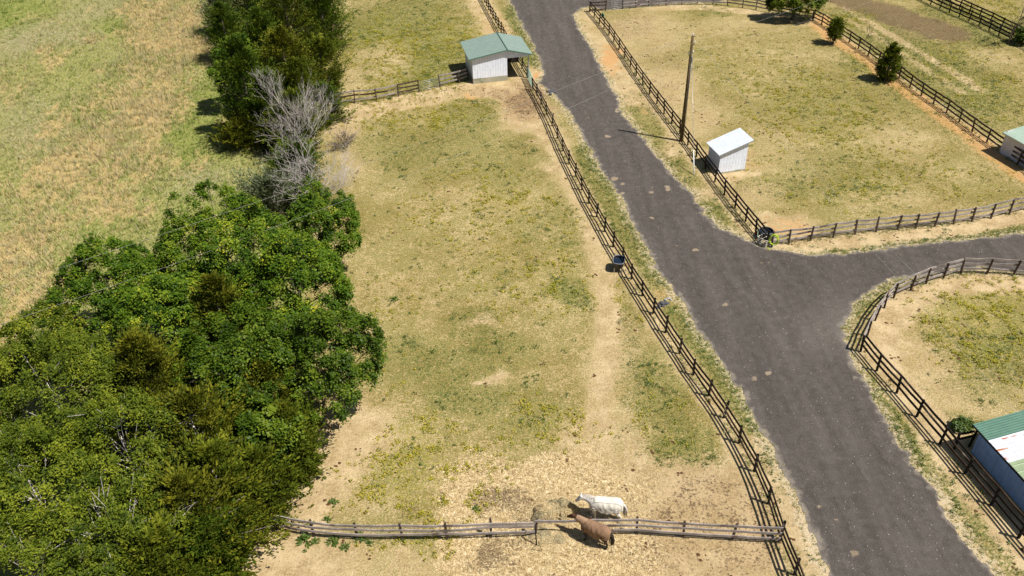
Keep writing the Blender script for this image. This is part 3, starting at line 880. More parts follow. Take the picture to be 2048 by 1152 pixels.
def fence(name, label, pts_px, rail_m, post_m, hs=(1.34, .92, .46), ph=1.42, side=1, skip=(), wob=.035, bw=.17, ps=.115, alt=None, noposts=(), step=2):
    P_ = [Vector((*G(*p), 0)) for p in pts_px]
    root = thing(name, label, 'fence', P_[0])
    r_ = random.Random(len(P_) * 31 + int(pts_px[0][0]))
    dirs = []
    for i in range(len(P_)):
        d = P_[min(i + 1, len(P_) - 1)] - P_[max(i - 1, 0)]
        dirs.append(d.normalized())
    for i, p in enumerate(P_):
        if i in noposts: continue
        o = bpy.data.objects.new("post", post_mesh(post_m, ph * (1 + r_.choice((-.03, 0, 0, .03))), ps))
        COL.objects.link(o); o.parent = root
        o.location = p - P_[0]
        o.rotation_euler = (r_.gauss(0, .045), r_.gauss(0, .045), math.atan2(dirs[i].y, dirs[i].x))
    for k, h in enumerate(hs):
        i = 0
        jog = [r_.gauss(0, wob) for _ in P_]
        first = r_.choice((1, 2)) if step == 2 else 1
        while i < len(P_) - 1:
            j = min(i + (first if i == 0 else step), len(P_) - 1)
            bays = [b for b in range(i, j) if (b, k) not in skip and (b, -1) not in skip]
            if len(bays) == j - i:
                mb = MB()
                pts = []
                for b in range(i, j):
                    A, Bv = P_[b], P_[b + 1]
                    for f in ((0, .5) if b < j - 1 else (0, .5, 1)):
                        n = (dirs[b] * (1 - f) + dirs[b + 1] * f).normalized()
                        off = Vector((-n.y, n.x, 0)) * side * (ps / 2 + .02)
                        z = h + jog[b] * (1 - f) + jog[b + 1] * f - (.02 + abs(r_.gauss(0, wob * .6)) if f == .5 else 0)
                        q = A.lerp(Bv, f) - P_[0] + off
                        if b == i and f == 0: q -= dirs[b] * .05
                        pts.append((q.x, q.y, z, n))
                vv, ff = [], []
                for (x, y, z, n) in pts:
                    o2 = Vector((-n.y, n.x, 0)) * .022
                    for sx_, sz in ((-1, -.5), (1, -.5), (1, .5), (-1, .5)):
                        vv.append((x + o2.x * sx_, y + o2.y * sx_, z + bw * sz))
                for a in range(len(pts) - 1):
                    for c in range(4):
                        ff.append((a * 4 + c, a * 4 + (c + 1) % 4, a * 4 + 4 + (c + 1) % 4, a * 4 + 4 + c))
                ff.append((3, 2, 1, 0)); e = (len(pts) - 1) * 4; ff.append((e, e + 1, e + 2, e + 3))
                mb.add(vv, ff)
                m = rail_m if alt is None or r_.random() > alt[1] else alt[0]
                mb.build("rail", m, root)
            i = j
    return root


fence('board_fence', 'long black three-rail fence along the left edge of the main gravel drive', F_ROAD_LEFT, M_BLACKWOOD, M_BLACKWOOD, side=-1, alt=(M_BROWNWOOD, .12))
fence('board_fence', 'black three-rail fence running up behind the green-roofed gabled shed', F_ROAD_UPPER, M_BLACKWOOD, M_BLACKWOOD, side=-1)
fence('board_fence', 'weathered grey cross fence beside the trees at the bottom, left of the horses', F_CROSS, M_GREYWOOD, M_GREYPOST, side=-1, hs=(1.28, .88, .48), wob=.05)
cross = fence('board_fence', 'weathered grey cross fence behind the brown horse, meeting the drive fence', [F_CROSS[-1]] + F_CROSS_R, M_GREYWOOD, M_GREYPOST, side=-1, hs=(1.28, .86, .46), wob=.03, skip=((0, 1), (0, 2)), step=1, noposts=(0,))
fence('board_fence', 'weathered cross fence from the upper trees to the wire gate', F_UPPER_CROSS, M_GREYWOOD, M_GREYPOST, side=1, wob=.04, alt=(M_BROWNWOOD, .35))
fence('board_fence', 'short weathered fence ending in the shadow beside the gabled shed', F_UPPER_CROSS_R, M_GREYWOOD, M_GREYPOST, side=1, wob=.03)
fence('board_fence', 'black three-rail fence along the right edge of the drive, past the pole', F_ROAD_RIGHT, M_BLACKWOOD, M_BLACKWOOD, side=1, alt=(M_BROWNWOOD, .12))
fence('board_fence', 'weathered wavy fence along the upper side of the side lane', F_LANE, M_GREYWOOD, M_GREYPOST, side=1, wob=.06, hs=(1.25, .86, .46))
fence('board_fence', 'weathered pale fence across the top of the right paddock, in tree shade', F_TOP, M_GREYWOOD, M_GREYPOST, side=-1, wob=.03)
fence('board_fence', 'dark brown fence with two evergreens on it, right side of the right paddock', F_TOP_RIGHT, M_BROWNWOOD, M_BROWNWOOD, side=1, wob=.02)
fence('board_fence', 'black fence in the top right corner, nearer one of the pair with the lane between', F_FAR, M_BLACKWOOD, M_BLACKWOOD, side=1, wob=.015)
fence('board_fence', 'black fence in the top right corner, farther one of the pair with the lane between', F_FAR_B, M_BLACKWOOD, M_BLACKWOOD, side=1, wob=.015)
fence('board_fence', 'curved weathered fence rounding the corner of the lower right paddock', F_CURVE, M_GREYWOOD, M_BROWNWOOD, side=-1, wob=.03, step=1)
fence('board_fence', 'dark fence running past the blue-walled shed in the lower right corner', F_SHED, M_BLACKWOOD, M_BLACKWOOD, side=1, wob=.02, alt=(M_BROWNWOOD, .3))
fence('board_fence', 'short dark two-rail fence closing the gap to the blue-walled shed', [(1908, 899), (1938, 893)], M_BLACKWOOD, M_BLACKWOOD, hs=(1.2, .8), step=1)

# ------------------------------------------------------------------ gates


def tube_gate(name, label, a, b, h=1.25, bars=6, mat=None, r=.022, uprights=3):
    A = Vector((*G(*a), 0)); Bv = Vector((*G(*b), 0))
    d = Bv - A; L = d.length
    root = thing(name, label, 'gate', A, math.atan2(d.y, d.x))
    f = MB(); f.tube([(.06, 0, .15), (.06, 0, h), (L - .06, 0, h), (L - .06, 0, .15), (.06, 0, .15)], r * 1.25, 6)
    f.build('frame', mat, root, True)
    for k in range(1, bars):
        z = .15 + (h - .15) * k / bars
        MB().tube([(.06, 0, z), (L - .06, 0, z)], r * .8, 5).build('bar', mat, root, True)
    for k in range(1, uprights - 1):
        x = L * k / (uprights - 1)
        MB().box((x, .03, (h + .15) / 2), (.05, .02, h - .15)).build('upright', mat, root)
    return root


tube_gate('metal_gate', 'green tubular gate in the drive fence right of the gabled shed', (1055, 158), (1065.2, 177.5), 1.35, 6, M_GREENPAINT, .035, 3)
tube_gate('wire_gate', 'thin wire gate in the upper cross fence', (840.5, 184), (879, 175), 1.2, 5, M_METAL, .02, 3)
tube_gate('metal_gate', 'thin grey gate in the pale fence at the top of the drive', (1213, 21), (1244.5, 18), 1.45, 5, M_METAL, .016, 4)
fence('corner_panel', 'short wooden fence panel between drive fence and grey gate, top of the drive', [(1180, 23.5), (1211, 21.5)], M_BROWNWOOD, M_BROWNWOOD, hs=(1.25, .82, .25), step=1)['category'] = 'fence panel'


# ------------------------------------------------------------------ sheds
def loc_xy(org, rz, p):
    d = np.array(p) - np.array(org)
    c, s = math.cos(rz), math.sin(rz)
    return d[0] * c + d[1] * s, -d[0] * s + d[1] * c


def slab(mb, a, b, c, d, th, mi=0):
    """roof sheet through four corner points, thickness th downwards"""
    P4 = [Vector(p) for p in (a, b, c, d)]
    n = (P4[1] - P4[0]).cross(P4[3] - P4[0]).normalized()
    if n.z < 0: n = -n
    lo_ = [p - n * th for p in P4]
    return mb.add(P4 + lo_, [(0, 1, 2, 3), (7, 6, 5, 4), (0, 4, 5, 1), (1, 5, 6, 2), (2, 6, 7, 3), (3, 7, 4, 0)], mi)


# gabled run-in shed with green roof
rz1 = math.radians(11.7)
S1 = thing('gabled_shed', 'white-sided shed with green gabled roof and one open bay, beside the drive', 'shed', (.10, 90.85, 0), rz1)
xl, xr, ym, yb = -4.02, 2.55, .0, 5.1
zr, zl, zrr = 3.74, 3.14, 3.0
fl = lambda x: zr + (x / (xl - .45)) * (zl - .1 - zr) if x < 0 else zr + (x / (xr + .35)) * (zrr - .05 - zr)
PL = .62
T = .09
# front siding: enclosed half plus header over the open bay
mb = MB()
mb.add([(xl, ym, PL), (0, ym, PL), (0, ym, fl(0) - .14), (xl, ym, fl(xl) - .14), (xl, ym + T, PL), (0, ym + T, PL), (0, ym + T, fl(0) - .14), (xl, ym + T, fl(xl) - .14)],
       [(0, 1, 2, 3), (7, 6, 5, 4), (0, 4, 5, 1), (1, 5, 6, 2), (2, 6, 7, 3), (3, 7, 4, 0)])
hz = 2.62
mb.add([(.002, ym, hz), (xr, ym, hz), (xr, ym, fl(xr) - .14), (.002, ym, fl(0) - .14), (.002, ym + T, hz), (xr, ym + T, hz), (xr, ym + T, fl(xr) - .14), (.002, ym + T, fl(0) - .14)],
       [(0, 1, 2, 3), (7, 6, 5, 4), (0, 4, 5, 1), (1, 5, 6, 2), (2, 6, 7, 3), (3, 7, 4, 0)])
mb.build('front_wall', M_WHITE_SIDING, S1)
mb = MB(); mb.box((xl + T / 2 - .003, (yb) / 2 + .05, (PL + fl(xl) - .16) / 2), (T, yb - .1, fl(xl) - .16 - PL)); mb.build('side_wall', M_WHITE_SIDING_Y, S1)
mb = MB(); mb.add([(xl, yb, .1), (xr, yb, .1), (xr, yb, fl(xr) - .14), (0, yb, fl(0) - .14), (xl, yb, fl(xl) - .14), (xl, yb + T, .1), (xr, yb + T, .1), (xr, yb + T, fl(xr) - .14), (0, yb + T, fl(0) - .14), (xl, yb + T, fl(xl) - .14)],
                  [(0, 1, 2, 3, 4), (9, 8, 7, 6, 5), (0, 5, 6, 1), (1, 6, 7, 2), (2, 7, 8, 3), (3, 8, 9, 4), (4, 9, 5, 0)])
mb.build('back_wall', M_DARK, S1)
MB().box((-.05, yb / 2 + .1, 1.45), (.08, yb - .3, 2.8)).build('partition', M_DARK, S1)
mb = MB(); mb.box(((xl) / 2, ym + .04, PL / 2 - .02), (-xl + .02, .14, PL + .03)); mb.box((xl + .06, yb / 2 + .1, PL / 2 - .02), (.14, yb - .1, PL + .02)); mb.build('plinth', M_PLINTH, S1)
mb = MB(); slab(mb, (xl - .45, -.28, zl - .1), (-.003, -.28, zr), (-.003, yb + .4, zr), (xl - .45, yb + .4, zl - .1), .05); mb.build('roof', M_GREEN_ROOF, S1)
mb = MB(); slab(mb, (.003, -.28, zr), (xr + .35, -.28, zrr - .05), (xr + .35, yb + .4, zrr - .05), (.003, yb + .4, zr), .05); mb.build('roof', M_GREEN_ROOF, S1)
mb = MB(); mb.tube([(0, -.31, zr + .02), (0, yb + .43, zr + .02)], .075, 6); mb.build('ridge_cap', M_GREEN_TRIM, S1)
mb = MB()
for (a, b) in (((xl - .46, zl - .12), (0, zr - .02)), ((0, zr - .02), (xr + .36, zrr - .07))):
    p, q_ = Vector((a[0], -.30, a[1] - .05)), Vector((b[0], -.30, b[1] - .05))
    mb.box((p + q_) / 2, ((q_ - p).length, .04, .13), ((q_ - p).normalized(), Vector((0, 1, 0)), (q_ - p).normalized().cross(Vector((0, 1, 0)))))
mb.build('fascia', M_GREEN_TRIM, S1)
for (x, y) in ((xr - .05, .05), (xr - .05, yb - .1)):
    MB().box((x, y, fl(xr) / 2 - .08), (.12, .12, fl(xr) - .16)).build('post', M_METAL if y < 1 else M_PLINTH, S1)
# small white lean-to shed
rz2 = math.radians(14)
S2 = thing('lean_to_shed', 'small white metal shed with a single-slope roof behind the right drive fence', 'shed', (19.36, 67.45, 0), rz2)
wx, dy2, za, zb = 2.70, 2.30, 2.20, 3.06
zz = lambda x: za + (zb - za) * x / wx
mb = MB()
mb.add([(0, 0, .18), (wx, 0, .18), (wx, 0, zz(wx) - .05), (0, 0, zz(0) - .05), (0, .06, .18), (wx, .06, .18), (wx, .06, zz(wx) - .05), (0, .06, zz(0) - .05)], [(0, 1, 2, 3), (7, 6, 5, 4), (0, 4, 5, 1), (1, 5, 6, 2), (2, 6, 7, 3), (3, 7, 4, 0)])
mb.build('front_wall', M_WHITE_SIDING, S2)
MB().box((.03, dy2 / 2 + .04, (.12 + za) / 2), (.06, dy2 - .06, za - .16)).build('side_wall', M_WHITE_SIDING_Y, S2)
MB().box((wx / 2, dy2 + .02, zz(wx / 2) / 2), (wx - .13, .05, zz(wx / 2) - .6)).build('back_wall', M_WHITE_SIDING, S2)
for y in (.12, dy2 - .1): MB().box((wx - .06, y, zz(wx) / 2 - .1), (.1, .1, zz(wx) - .2)).build('post', M_PLINTH, S2)
mb = MB(); mb.box((wx / 2, .02, .085), (wx + .04, .12, .17)); mb.box((.03, dy2 / 2, .075), (.12, dy2 - .14, .15)); mb.build('skid', M_PLINTH, S2)
mb = MB(); slab(mb, (-.28, -.22, zz(-.28)), (wx + .32, -.22, zz(wx + .32)), (wx + .32, dy2 + .15, zz(wx + .32)), (-.28, dy2 + .15, zz(-.28)), .05)
mb.build('roof', M_WHITE_ROOF, S2)
mb = MB(); p, q_ = Vector((-.29, -.235, zz(-.29) - .07)), Vector((wx + .33, -.235, zz(wx + .33) - .07))
mb.box((p + q_) / 2, ((q_ - p).length, .025, .09), ((q_ - p).normalized(), Vector((0, 1, 0)), (q_ - p).normalized().cross(Vector((0, 1, 0))))); mb.build('fascia', M_METAL, S2)
# blue-walled shed, lower right
rz3 = math.radians(11.4)
S3 = thing('metal_shed', 'blue-walled metal shed with patchwork green and rusty silver roof, lower right corner', 'shed', (26.76, 33.25, 0), rz3)
L3, W3, ze = 6.6, 4.6, 2.12
sl = .13
zz = lambda x: ze + sl * (x + .22)
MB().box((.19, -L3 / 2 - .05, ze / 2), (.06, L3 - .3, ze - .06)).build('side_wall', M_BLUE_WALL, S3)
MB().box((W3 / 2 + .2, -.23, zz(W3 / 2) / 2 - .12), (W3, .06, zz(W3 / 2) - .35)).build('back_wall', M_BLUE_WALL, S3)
for x in (.25, W3): MB().box((x + .02, -L3 + .2, zz(x) / 2 - .06), (.11, .11, zz(x) - .12)).build('post', M_BROWNWOOD, S3)
for (y0, y1, m, lift, nm) in ((.12, -1.28, M_DARK_GREEN, .0, 'roof'), (-1.20, -2.98, M_RUSTY, .012, 'roof'), (-2.90, -L3 - .1, M_PALE_GREEN, .024, 'roof')):
    mb = MB(); slab(mb, (-.22, y0, ze + lift), (W3, y0, zz(W3) + lift), (W3, y1, zz(W3) + lift), (-.22, y1, ze + lift), .03)
    o = mb.build(nm, m, S3)
    o['label'] = {0: 'dark green ribbed roof sheets', 1: 'silver roof sheets streaked with rust', 2: 'pale green roof sheets'}[int(lift / .012 + .5)]
mb = MB(); mb.box((-.23, -L3 / 2, ze - .08), (.03, L3 + .2, .10)); mb.build('fascia', M_DARK, S3)
# green-roofed shed at the right edge
rz4 = math.radians(16)
S4 = thing('metal_shed', 'grey-walled shed with a pale green roof behind the brown fence, right edge', 'shed', (46.65, 70.3, 0), rz4)
M_GREYWALL = corrugated('grey_lilac_wall', (.62, .59, .66), 'y', .5, (.55, .51, .54), .5)
M_PALEROOF = simple('pale_green_faded_roof', (.33, .42, .34), .12, 3, .5, stretch=(.3, 1.5, 1))
MB().box((.19, -2.1, 1.0), (.06, 4.1, 1.98)).build('side_wall', M_GREYWALL, S4)
MB().box((2.2, -.1, 1.15), (4.0, .06, 2.2)).build('back_wall', M_GREYWALL, S4)
mb = MB(); slab(mb, (-.12, .1, 2.1), (4.4, .1, 2.72), (4.4, -4.4, 2.72), (-.12, -4.4, 2.1), .05); mb.build('roof', M_PALEROOF, S4)
MB().box((-.135, -2.15, 2.02), (.03, 4.5, .10)).build('fascia', M_METAL, S4)

# ------------------------------------------------------------------ utility pole, guy wire, lines
pb = G(1362, 282)
PH = 10.6
pole = thing('utility_pole', 'tall wooden utility pole standing by the right drive fence', 'utility pole', (pb[0], pb[1], 0))
MB().tube([(0, 0, 0), (0.02, 0, 5), (0.0, 0, PH)], [.19, .16, .12], 12).build('shaft', M_POLEWOOD, pole, True)
for (z, dx, dy_) in ((PH - .05, .0, .0), (PH - .75, .22, -.1), (PH - 1.7, .2, .05), (PH - 1.85, -.22, .05)):
    a = MB(); a.tube([(dx * .5, dy_ * .5, z), (dx, dy_, z + .02), (dx, dy_, z + .16)], [.03, .03, .02], 6); a.build('bracket', M_METAL, pole, True)
    a = MB(); a.tube([(dx, dy_, z + .16), (dx, dy_, z + .20), (dx, dy_, z + .26), (dx, dy_, z + .34)], [.05, .08, .05, .03], 8); a.build('insulator', M_WHITEPLASTIC, pole, True)
MB().box((.17, -.12, PH - 2.2), (.10, .10, .55)).build('junction_box', M_METAL, pole)
MB().tube([(.13, -.12, PH - 2.4), (.16, -.16, 5), (.20, -.17, .1)], .025, 5).build('ground_wire', M_METAL, pole, True)

gb = G(1388, 351)
guy = thing('guy_wire', 'guy wire of the utility pole, its foot in a white plastic guard', 'guy wire', (gb[0], gb[1], 0))
top = Vector((pb[0] - gb[0] + .08, pb[1] - gb[1] - .12, PH - 1.6))
MB().tube([(0, 0, 0), top], .016, 5).build('cable', M_METAL, guy, True)
MB().tube([top.normalized() * .05, top.normalized() * 2.35], .05, 8).build('guard', M_WHITEPLASTIC, guy, True)


def line(label, a, b, sag, r=.0055):
    a, b = Vector(a), Vector(b)
    L = (b - a).length
    n = 28
    pts = []
    for i in range(n + 1):
        f = i / n
        p = a.lerp(b, f); p.z -= sag * 4 * f * (1 - f)
        pts.append(p - a)
    mb = MB(); mb.tube(pts, r, 5, False)
    o = mb.build('power_line', M_WIRE, None, True)
    o.location = a
    return tag(o, label, 'power line', 'overhead lines from the pole')


def far_end(px, py, z):
    g = G(px, py, z)
    return (g[0], g[1], z)


ptop = (pb[0], pb[1], PH + .25); pmid = (pb[0] - .2, pb[1], PH - 1.55); pmid2 = (pb[0] + .2, pb[1], PH - 1.4); ptop2 = (pb[0] + .2, pb[1] - .1, PH - .45)
line('upper thin line crossing the drive to the left of the pole', ptop, far_end(-150, 622, 9.5), .9)
line('lower thin line crossing the drive to the left of the pole', pmid, far_end(-150, 700, 8.5), 1.1)
line('upper thin line from the pole towards the leafy tree at the top', ptop2, far_end(1790, -60, 9.3), .35)
line('lower thin line from the pole to the right, towards the dark soil patch', pmid2, far_end(1950, -70, 9.0), .6)
line('left-hand thin line of the two running down from the pole over the side lane', ptop, far_end(2130, 930, 8.0), .5, .006)
line('right-hand thin line of the two running down from the pole over the side lane', ptop2, far_end(2190, 900, 8.0), .5, .006)


# ------------------------------------------------------------------ troughs and yard clutter
def rounded_ring(a, b, z, n=28, pw=3.2):
    out = []
    for k in range(n):
        t = 2 * PI * k / n
        c, s = math.cos(t), math.sin(t)
        out.append((a * math.copysign(abs(c) ** (2 / pw), c), b * math.copysign(abs(s) ** (2 / pw), s), z))
    return out


def tub(root, a, b, z0, z1, pw=3.2, n=28):
    rings = [rounded_ring(a * .86, b * .86, z0, n, pw), rounded_ring(a, b, z1, n, pw), rounded_ring(a * .93, b * .93, z1, n, pw), rounded_ring(a * .82, b * .82, z0 + .05, n, pw)]
    mb = MB(); vv = [p for r in rings for p in r]; ff = []
    for i in range(3):
        for k in range(n): ff.append((i * n + k, i * n + (k + 1) % n, (i + 1) * n + (k + 1) % n, (i + 1) * n + k))
    ff.append(tuple(range(n - 1, -1, -1))); ff.append(tuple(3 * n + k for k in range(n)))
    mb.add(vv, ff); mb.build('tub', M_BLACKPLASTIC, root, False)
    r2 = rounded_ring(a * 1.01, b * 1.01, z1 + .012, n, pw)
    mb = MB(); mb.tube(r2 + [r2[0]], .026, 6, False); mb.build('rim', M_RIM, root, True)
    zw = z0 + (z1 - z0) * .72
    MB().add([(0, 0, zw)] + rounded_ring(a * .89, b * .89, zw, n, pw), [(0, 1 + k, 1 + (k + 1) % n) for k in range(n)]).build('water', M_WATER, root)


tb = G(1239.5, 541)
TR = thing('water_trough', 'black rounded water trough on a wooden stand beside the left drive fence', 'trough', (tb[0] - .1, tb[1] + .15, 0), math.radians(-12))
tub(TR, .44, .60, .42, .92)
for sx_ in (-1, 1):
    for sy_ in (-1, 1): MB().box((sx_ * .28, sy_ * .40, .19), (.09, .09, .38)).build('leg', M_CRATEWOOD, TR)
mb = MB()
for y in (-.40, .40): mb.box((0, y, .395), (.72, .10, .04))
mb.build('stand_top', M_CRATEWOOD, TR)
MB().tube([(.42, -.35, .75), (.62, -.30, .85), (.75, -.2, .6), (.8, -.1, .2)], .02, 6).build('fill_pipe', M_RED, TR, True)

cb = G(1534, 484)
T2 = thing('water_tub', 'round black water tub just inside the corner where the two fences meet', 'tub', (cb[0] + .05, cb[1] + .75, 0))
tub(T2, .58, .58, .02, .62, 2.0)
g = G(1547, 483)
T3 = thing('bucket', 'white bucket standing by the round black tub at the fence corner', 'bucket', (g[0], g[1] + .2, 0))
mb = MB(); r0, r1 = rounded_ring(.15, .15, 0, 16, 2), rounded_ring(.19, .19, .38, 16, 2); r2 = rounded_ring(.17, .17, .38, 16, 2); r3 = rounded_ring(.14, .14, .03, 16, 2)
mb.add(r0 + r1 + r2 + r3, [(i * 16 + k, i * 16 + (k + 1) % 16, i * 16 + 16 + (k + 1) % 16, i * 16 + 16 + k) for i in range(3) for k in range(16)] + [tuple(range(15, -1, -1)), tuple(48 + k for k in range(16))])
mb.build('pail', M_WHITEPLASTIC, T3)
MB().tube([(.19 * math.cos(t), .02, .38 + .14 * math.sin(t)) for t in np.linspace(0, PI, 9)], .008, 5).build('handle', M_METAL, T3)
# slatted crate, hoses, small red can at the corner post
g = G(1526, 489)
CR = thing('slatted_crate', 'pale slatted wooden crate at the corner of the drive and side lane', 'crate', (g[0], g[1], 0), math.radians(-52))
for k in range(4): MB().box((0, -.28, .14 + .16 * k), (.85, .03, .07)).build('slat', M_CRATEWOOD, CR)
for k in range(3): MB().box((-.42 + .42 * k, 0, .66), (.07, .60, .03)).build('slat', M_CRATEWOOD, CR)
for k in range(4): MB().box((.44, 0, .14 + .16 * k), (.03, .52, .07)).build('slat', M_CRATEWOOD, CR)
for x in (-.4, .4):
    for y in (-.25, .25): MB().box((x, y, .32), (.05, .05, .64)).build('leg', M_CRATEWOOD, CR)


def coil(root, rad, turns, r, mat, tilt=0, zc=.7, name='coil'):
    pts = []
    rr = random.Random(5)
    for i in range(turns * 20 + 1):
        t = 2 * PI * i / 20
        q = rad * (1 + .12 * math.sin(i * .37) + rr.uniform(-.02, .02))
        pts.append((.06 * math.sin(i * .23), q * .8 * math.cos(t), zc + q * math.sin(t)))
    MB().tube(pts, r, 5).build(name, mat, root, True)


g = G(1543, 493)
H1 = thing('hose_coil', 'yellow-green garden hose coiled on the corner post by the side lane', 'hose', (g[0], g[1] - .18, 0), math.radians(75))
coil(H1, .42, 6, .026, M_HOSE, 0, .78)
MB().tube([(0, .3, .5), (.05, .45, .2), (0, .5, .03), (-.2, .3, .03), (-.5, .2, .03)], .026, 5).build('tail_end', M_HOSE, H1, True)
g = G(1512, 472)
H2 = thing('hose', 'pale green hose drooping along the fence boards at the corner', 'hose', (g[0], g[1] - .1, 0))
MB().tube([(0, 0, .75), (-.05, -.5, .25), (.15, -1.1, .05), (.6, -1.5, .04), (1.0, -1.6, .12), (1.25, -1.5, .6)], .028, 6).build('tube', M_PALEHOSE, H2, True)
g = G(1510, 468)
R1 = thing('fuel_can', 'small red can on the ground by the last drive fence post before the corner', 'can', (g[0] + .15, g[1] - .1, 0))
MB().box((0, 0, .15), (.24, .18, .30)).build('body', M_RED, R1, bevel=.03)
MB().tube([(.06, 0, .30), (.10, 0, .40)], .025, 8).build('spout', M_BLACKPLASTIC, R1)
MB().tube([(-.09, 0, .30), (-.06, 0, .36), (.02, 0, .36), (.04, 0, .30)], .015, 6).build('handle', M_RED, R1)
g = G(1203, 47)
TC = thing('hanging_cloth', 'small teal cloth hanging on the black drive fence near the top', 'cloth', (g[0] + .12, g[1], 0), math.radians(-70))
mb = MB()
n = 8
vv = [(-.35 + .7 * i / n, .05 * math.sin(i * 1.7 + j) , 1.36 - .62 * j / 4 - .06 * math.cos(i)) for j in range(5) for i in range(n + 1)]
mb.add(vv, [(j * (n + 1) + i, j * (n + 1) + i + 1, (j + 1) * (n + 1) + i + 1, (j + 1) * (n + 1) + i) for j in range(4) for i in range(n)])
o = mb.build('fabric', M_TEAL, TC, True); sm = o.modifiers.new('thick', 'SOLIDIFY'); sm.thickness = .015


# rocks
def rock(px, py, s, label, grp, mat):
    g = G(px, py)
    bm = bmesh.new(); bmesh.ops.create_icosphere(bm, subdivisions=2, radius=s)
    rr = random.Random(int(px * 10 + py))
    ph = [rr.uniform(0, 6) for _ in range(4)]
    for v in bm.verts:
        k = 1 + .22 * math.sin(v.co.x / s * 2.3 + ph[0]) + .18 * math.sin(v.co.y / s * 3.1 + ph[1]) + .15 * math.sin(v.co.z / s * 2.7 + ph[2])
        v.co = Vector((v.co.x * k * 1.15, v.co.y * k * .9, v.co.z * k * .65 + s * .3))
    me = bpy.data.meshes.new('rock'); bm.to_mesh(me); bm.free()
    o = link('rock', me, mat); o.location = (g[0], g[1], 0); o.rotation_euler = (0, 0, rr.uniform(0, 6))
    tag(o, label, 'rock', grp)


for (x, y, s) in ((1318, 611, .16), (1324, 608, .20), (1330, 606, .18), (1335, 608, .15), (1326, 613, .14), (1315, 615, .12)):
    rock(x, y, s, 'dark rock in the small pile between the left fence and the drive, below the trough', 'dark rocks at the drive edge', M_ROCK)
for (x, y, s) in ((1331, 600, .13), (1337, 597, .11), (1342, 600, .10)):
    rock(x, y, s, 'pale grey stone beside the dark rock pile at the drive edge', 'pale stones at the drive edge', M_ROCKL)
for (x, y, s) in ((1098, 185, .22), (1104, 183, .25), (1110, 186, .2), (1101, 190, .2)):
    rock(x, y, s, 'dark rock in the cluster on the drive edge below the gabled shed', 'dark rocks below the gabled shed', M_ROCK)


# ------------------------------------------------------------------ horses
def secs_from(path):
    """path rows: x, z, half width, half height -> loft sections with tangents in the XZ plane"""
    out = []
    for i, (x, z, hw, hh) in enumerate(path):
        a = path[max(i - 1, 0)]; b = path[min(i + 1, len(path) - 1)]
        out.append(((x, 0, z), hw, hh, (b[0] - a[0], 0, b[1] - a[1])))
    return out


TORSO = [(.70, 1.10, .10, .14), (.64, 1.11, .19, .23), (.52, 1.13, .245, .31), (.34, 1.16, .27, .365), (.12, 1.15, .295, .36), (-.12, 1.14, .315, .355), (-.36, 1.16, .315, .345), (-.58, 1.20, .31, .335), (-.76, 1.21, .27, .30), (-.90, 1.20, .19, .23), (-.98, 1.19, .09, .12)]


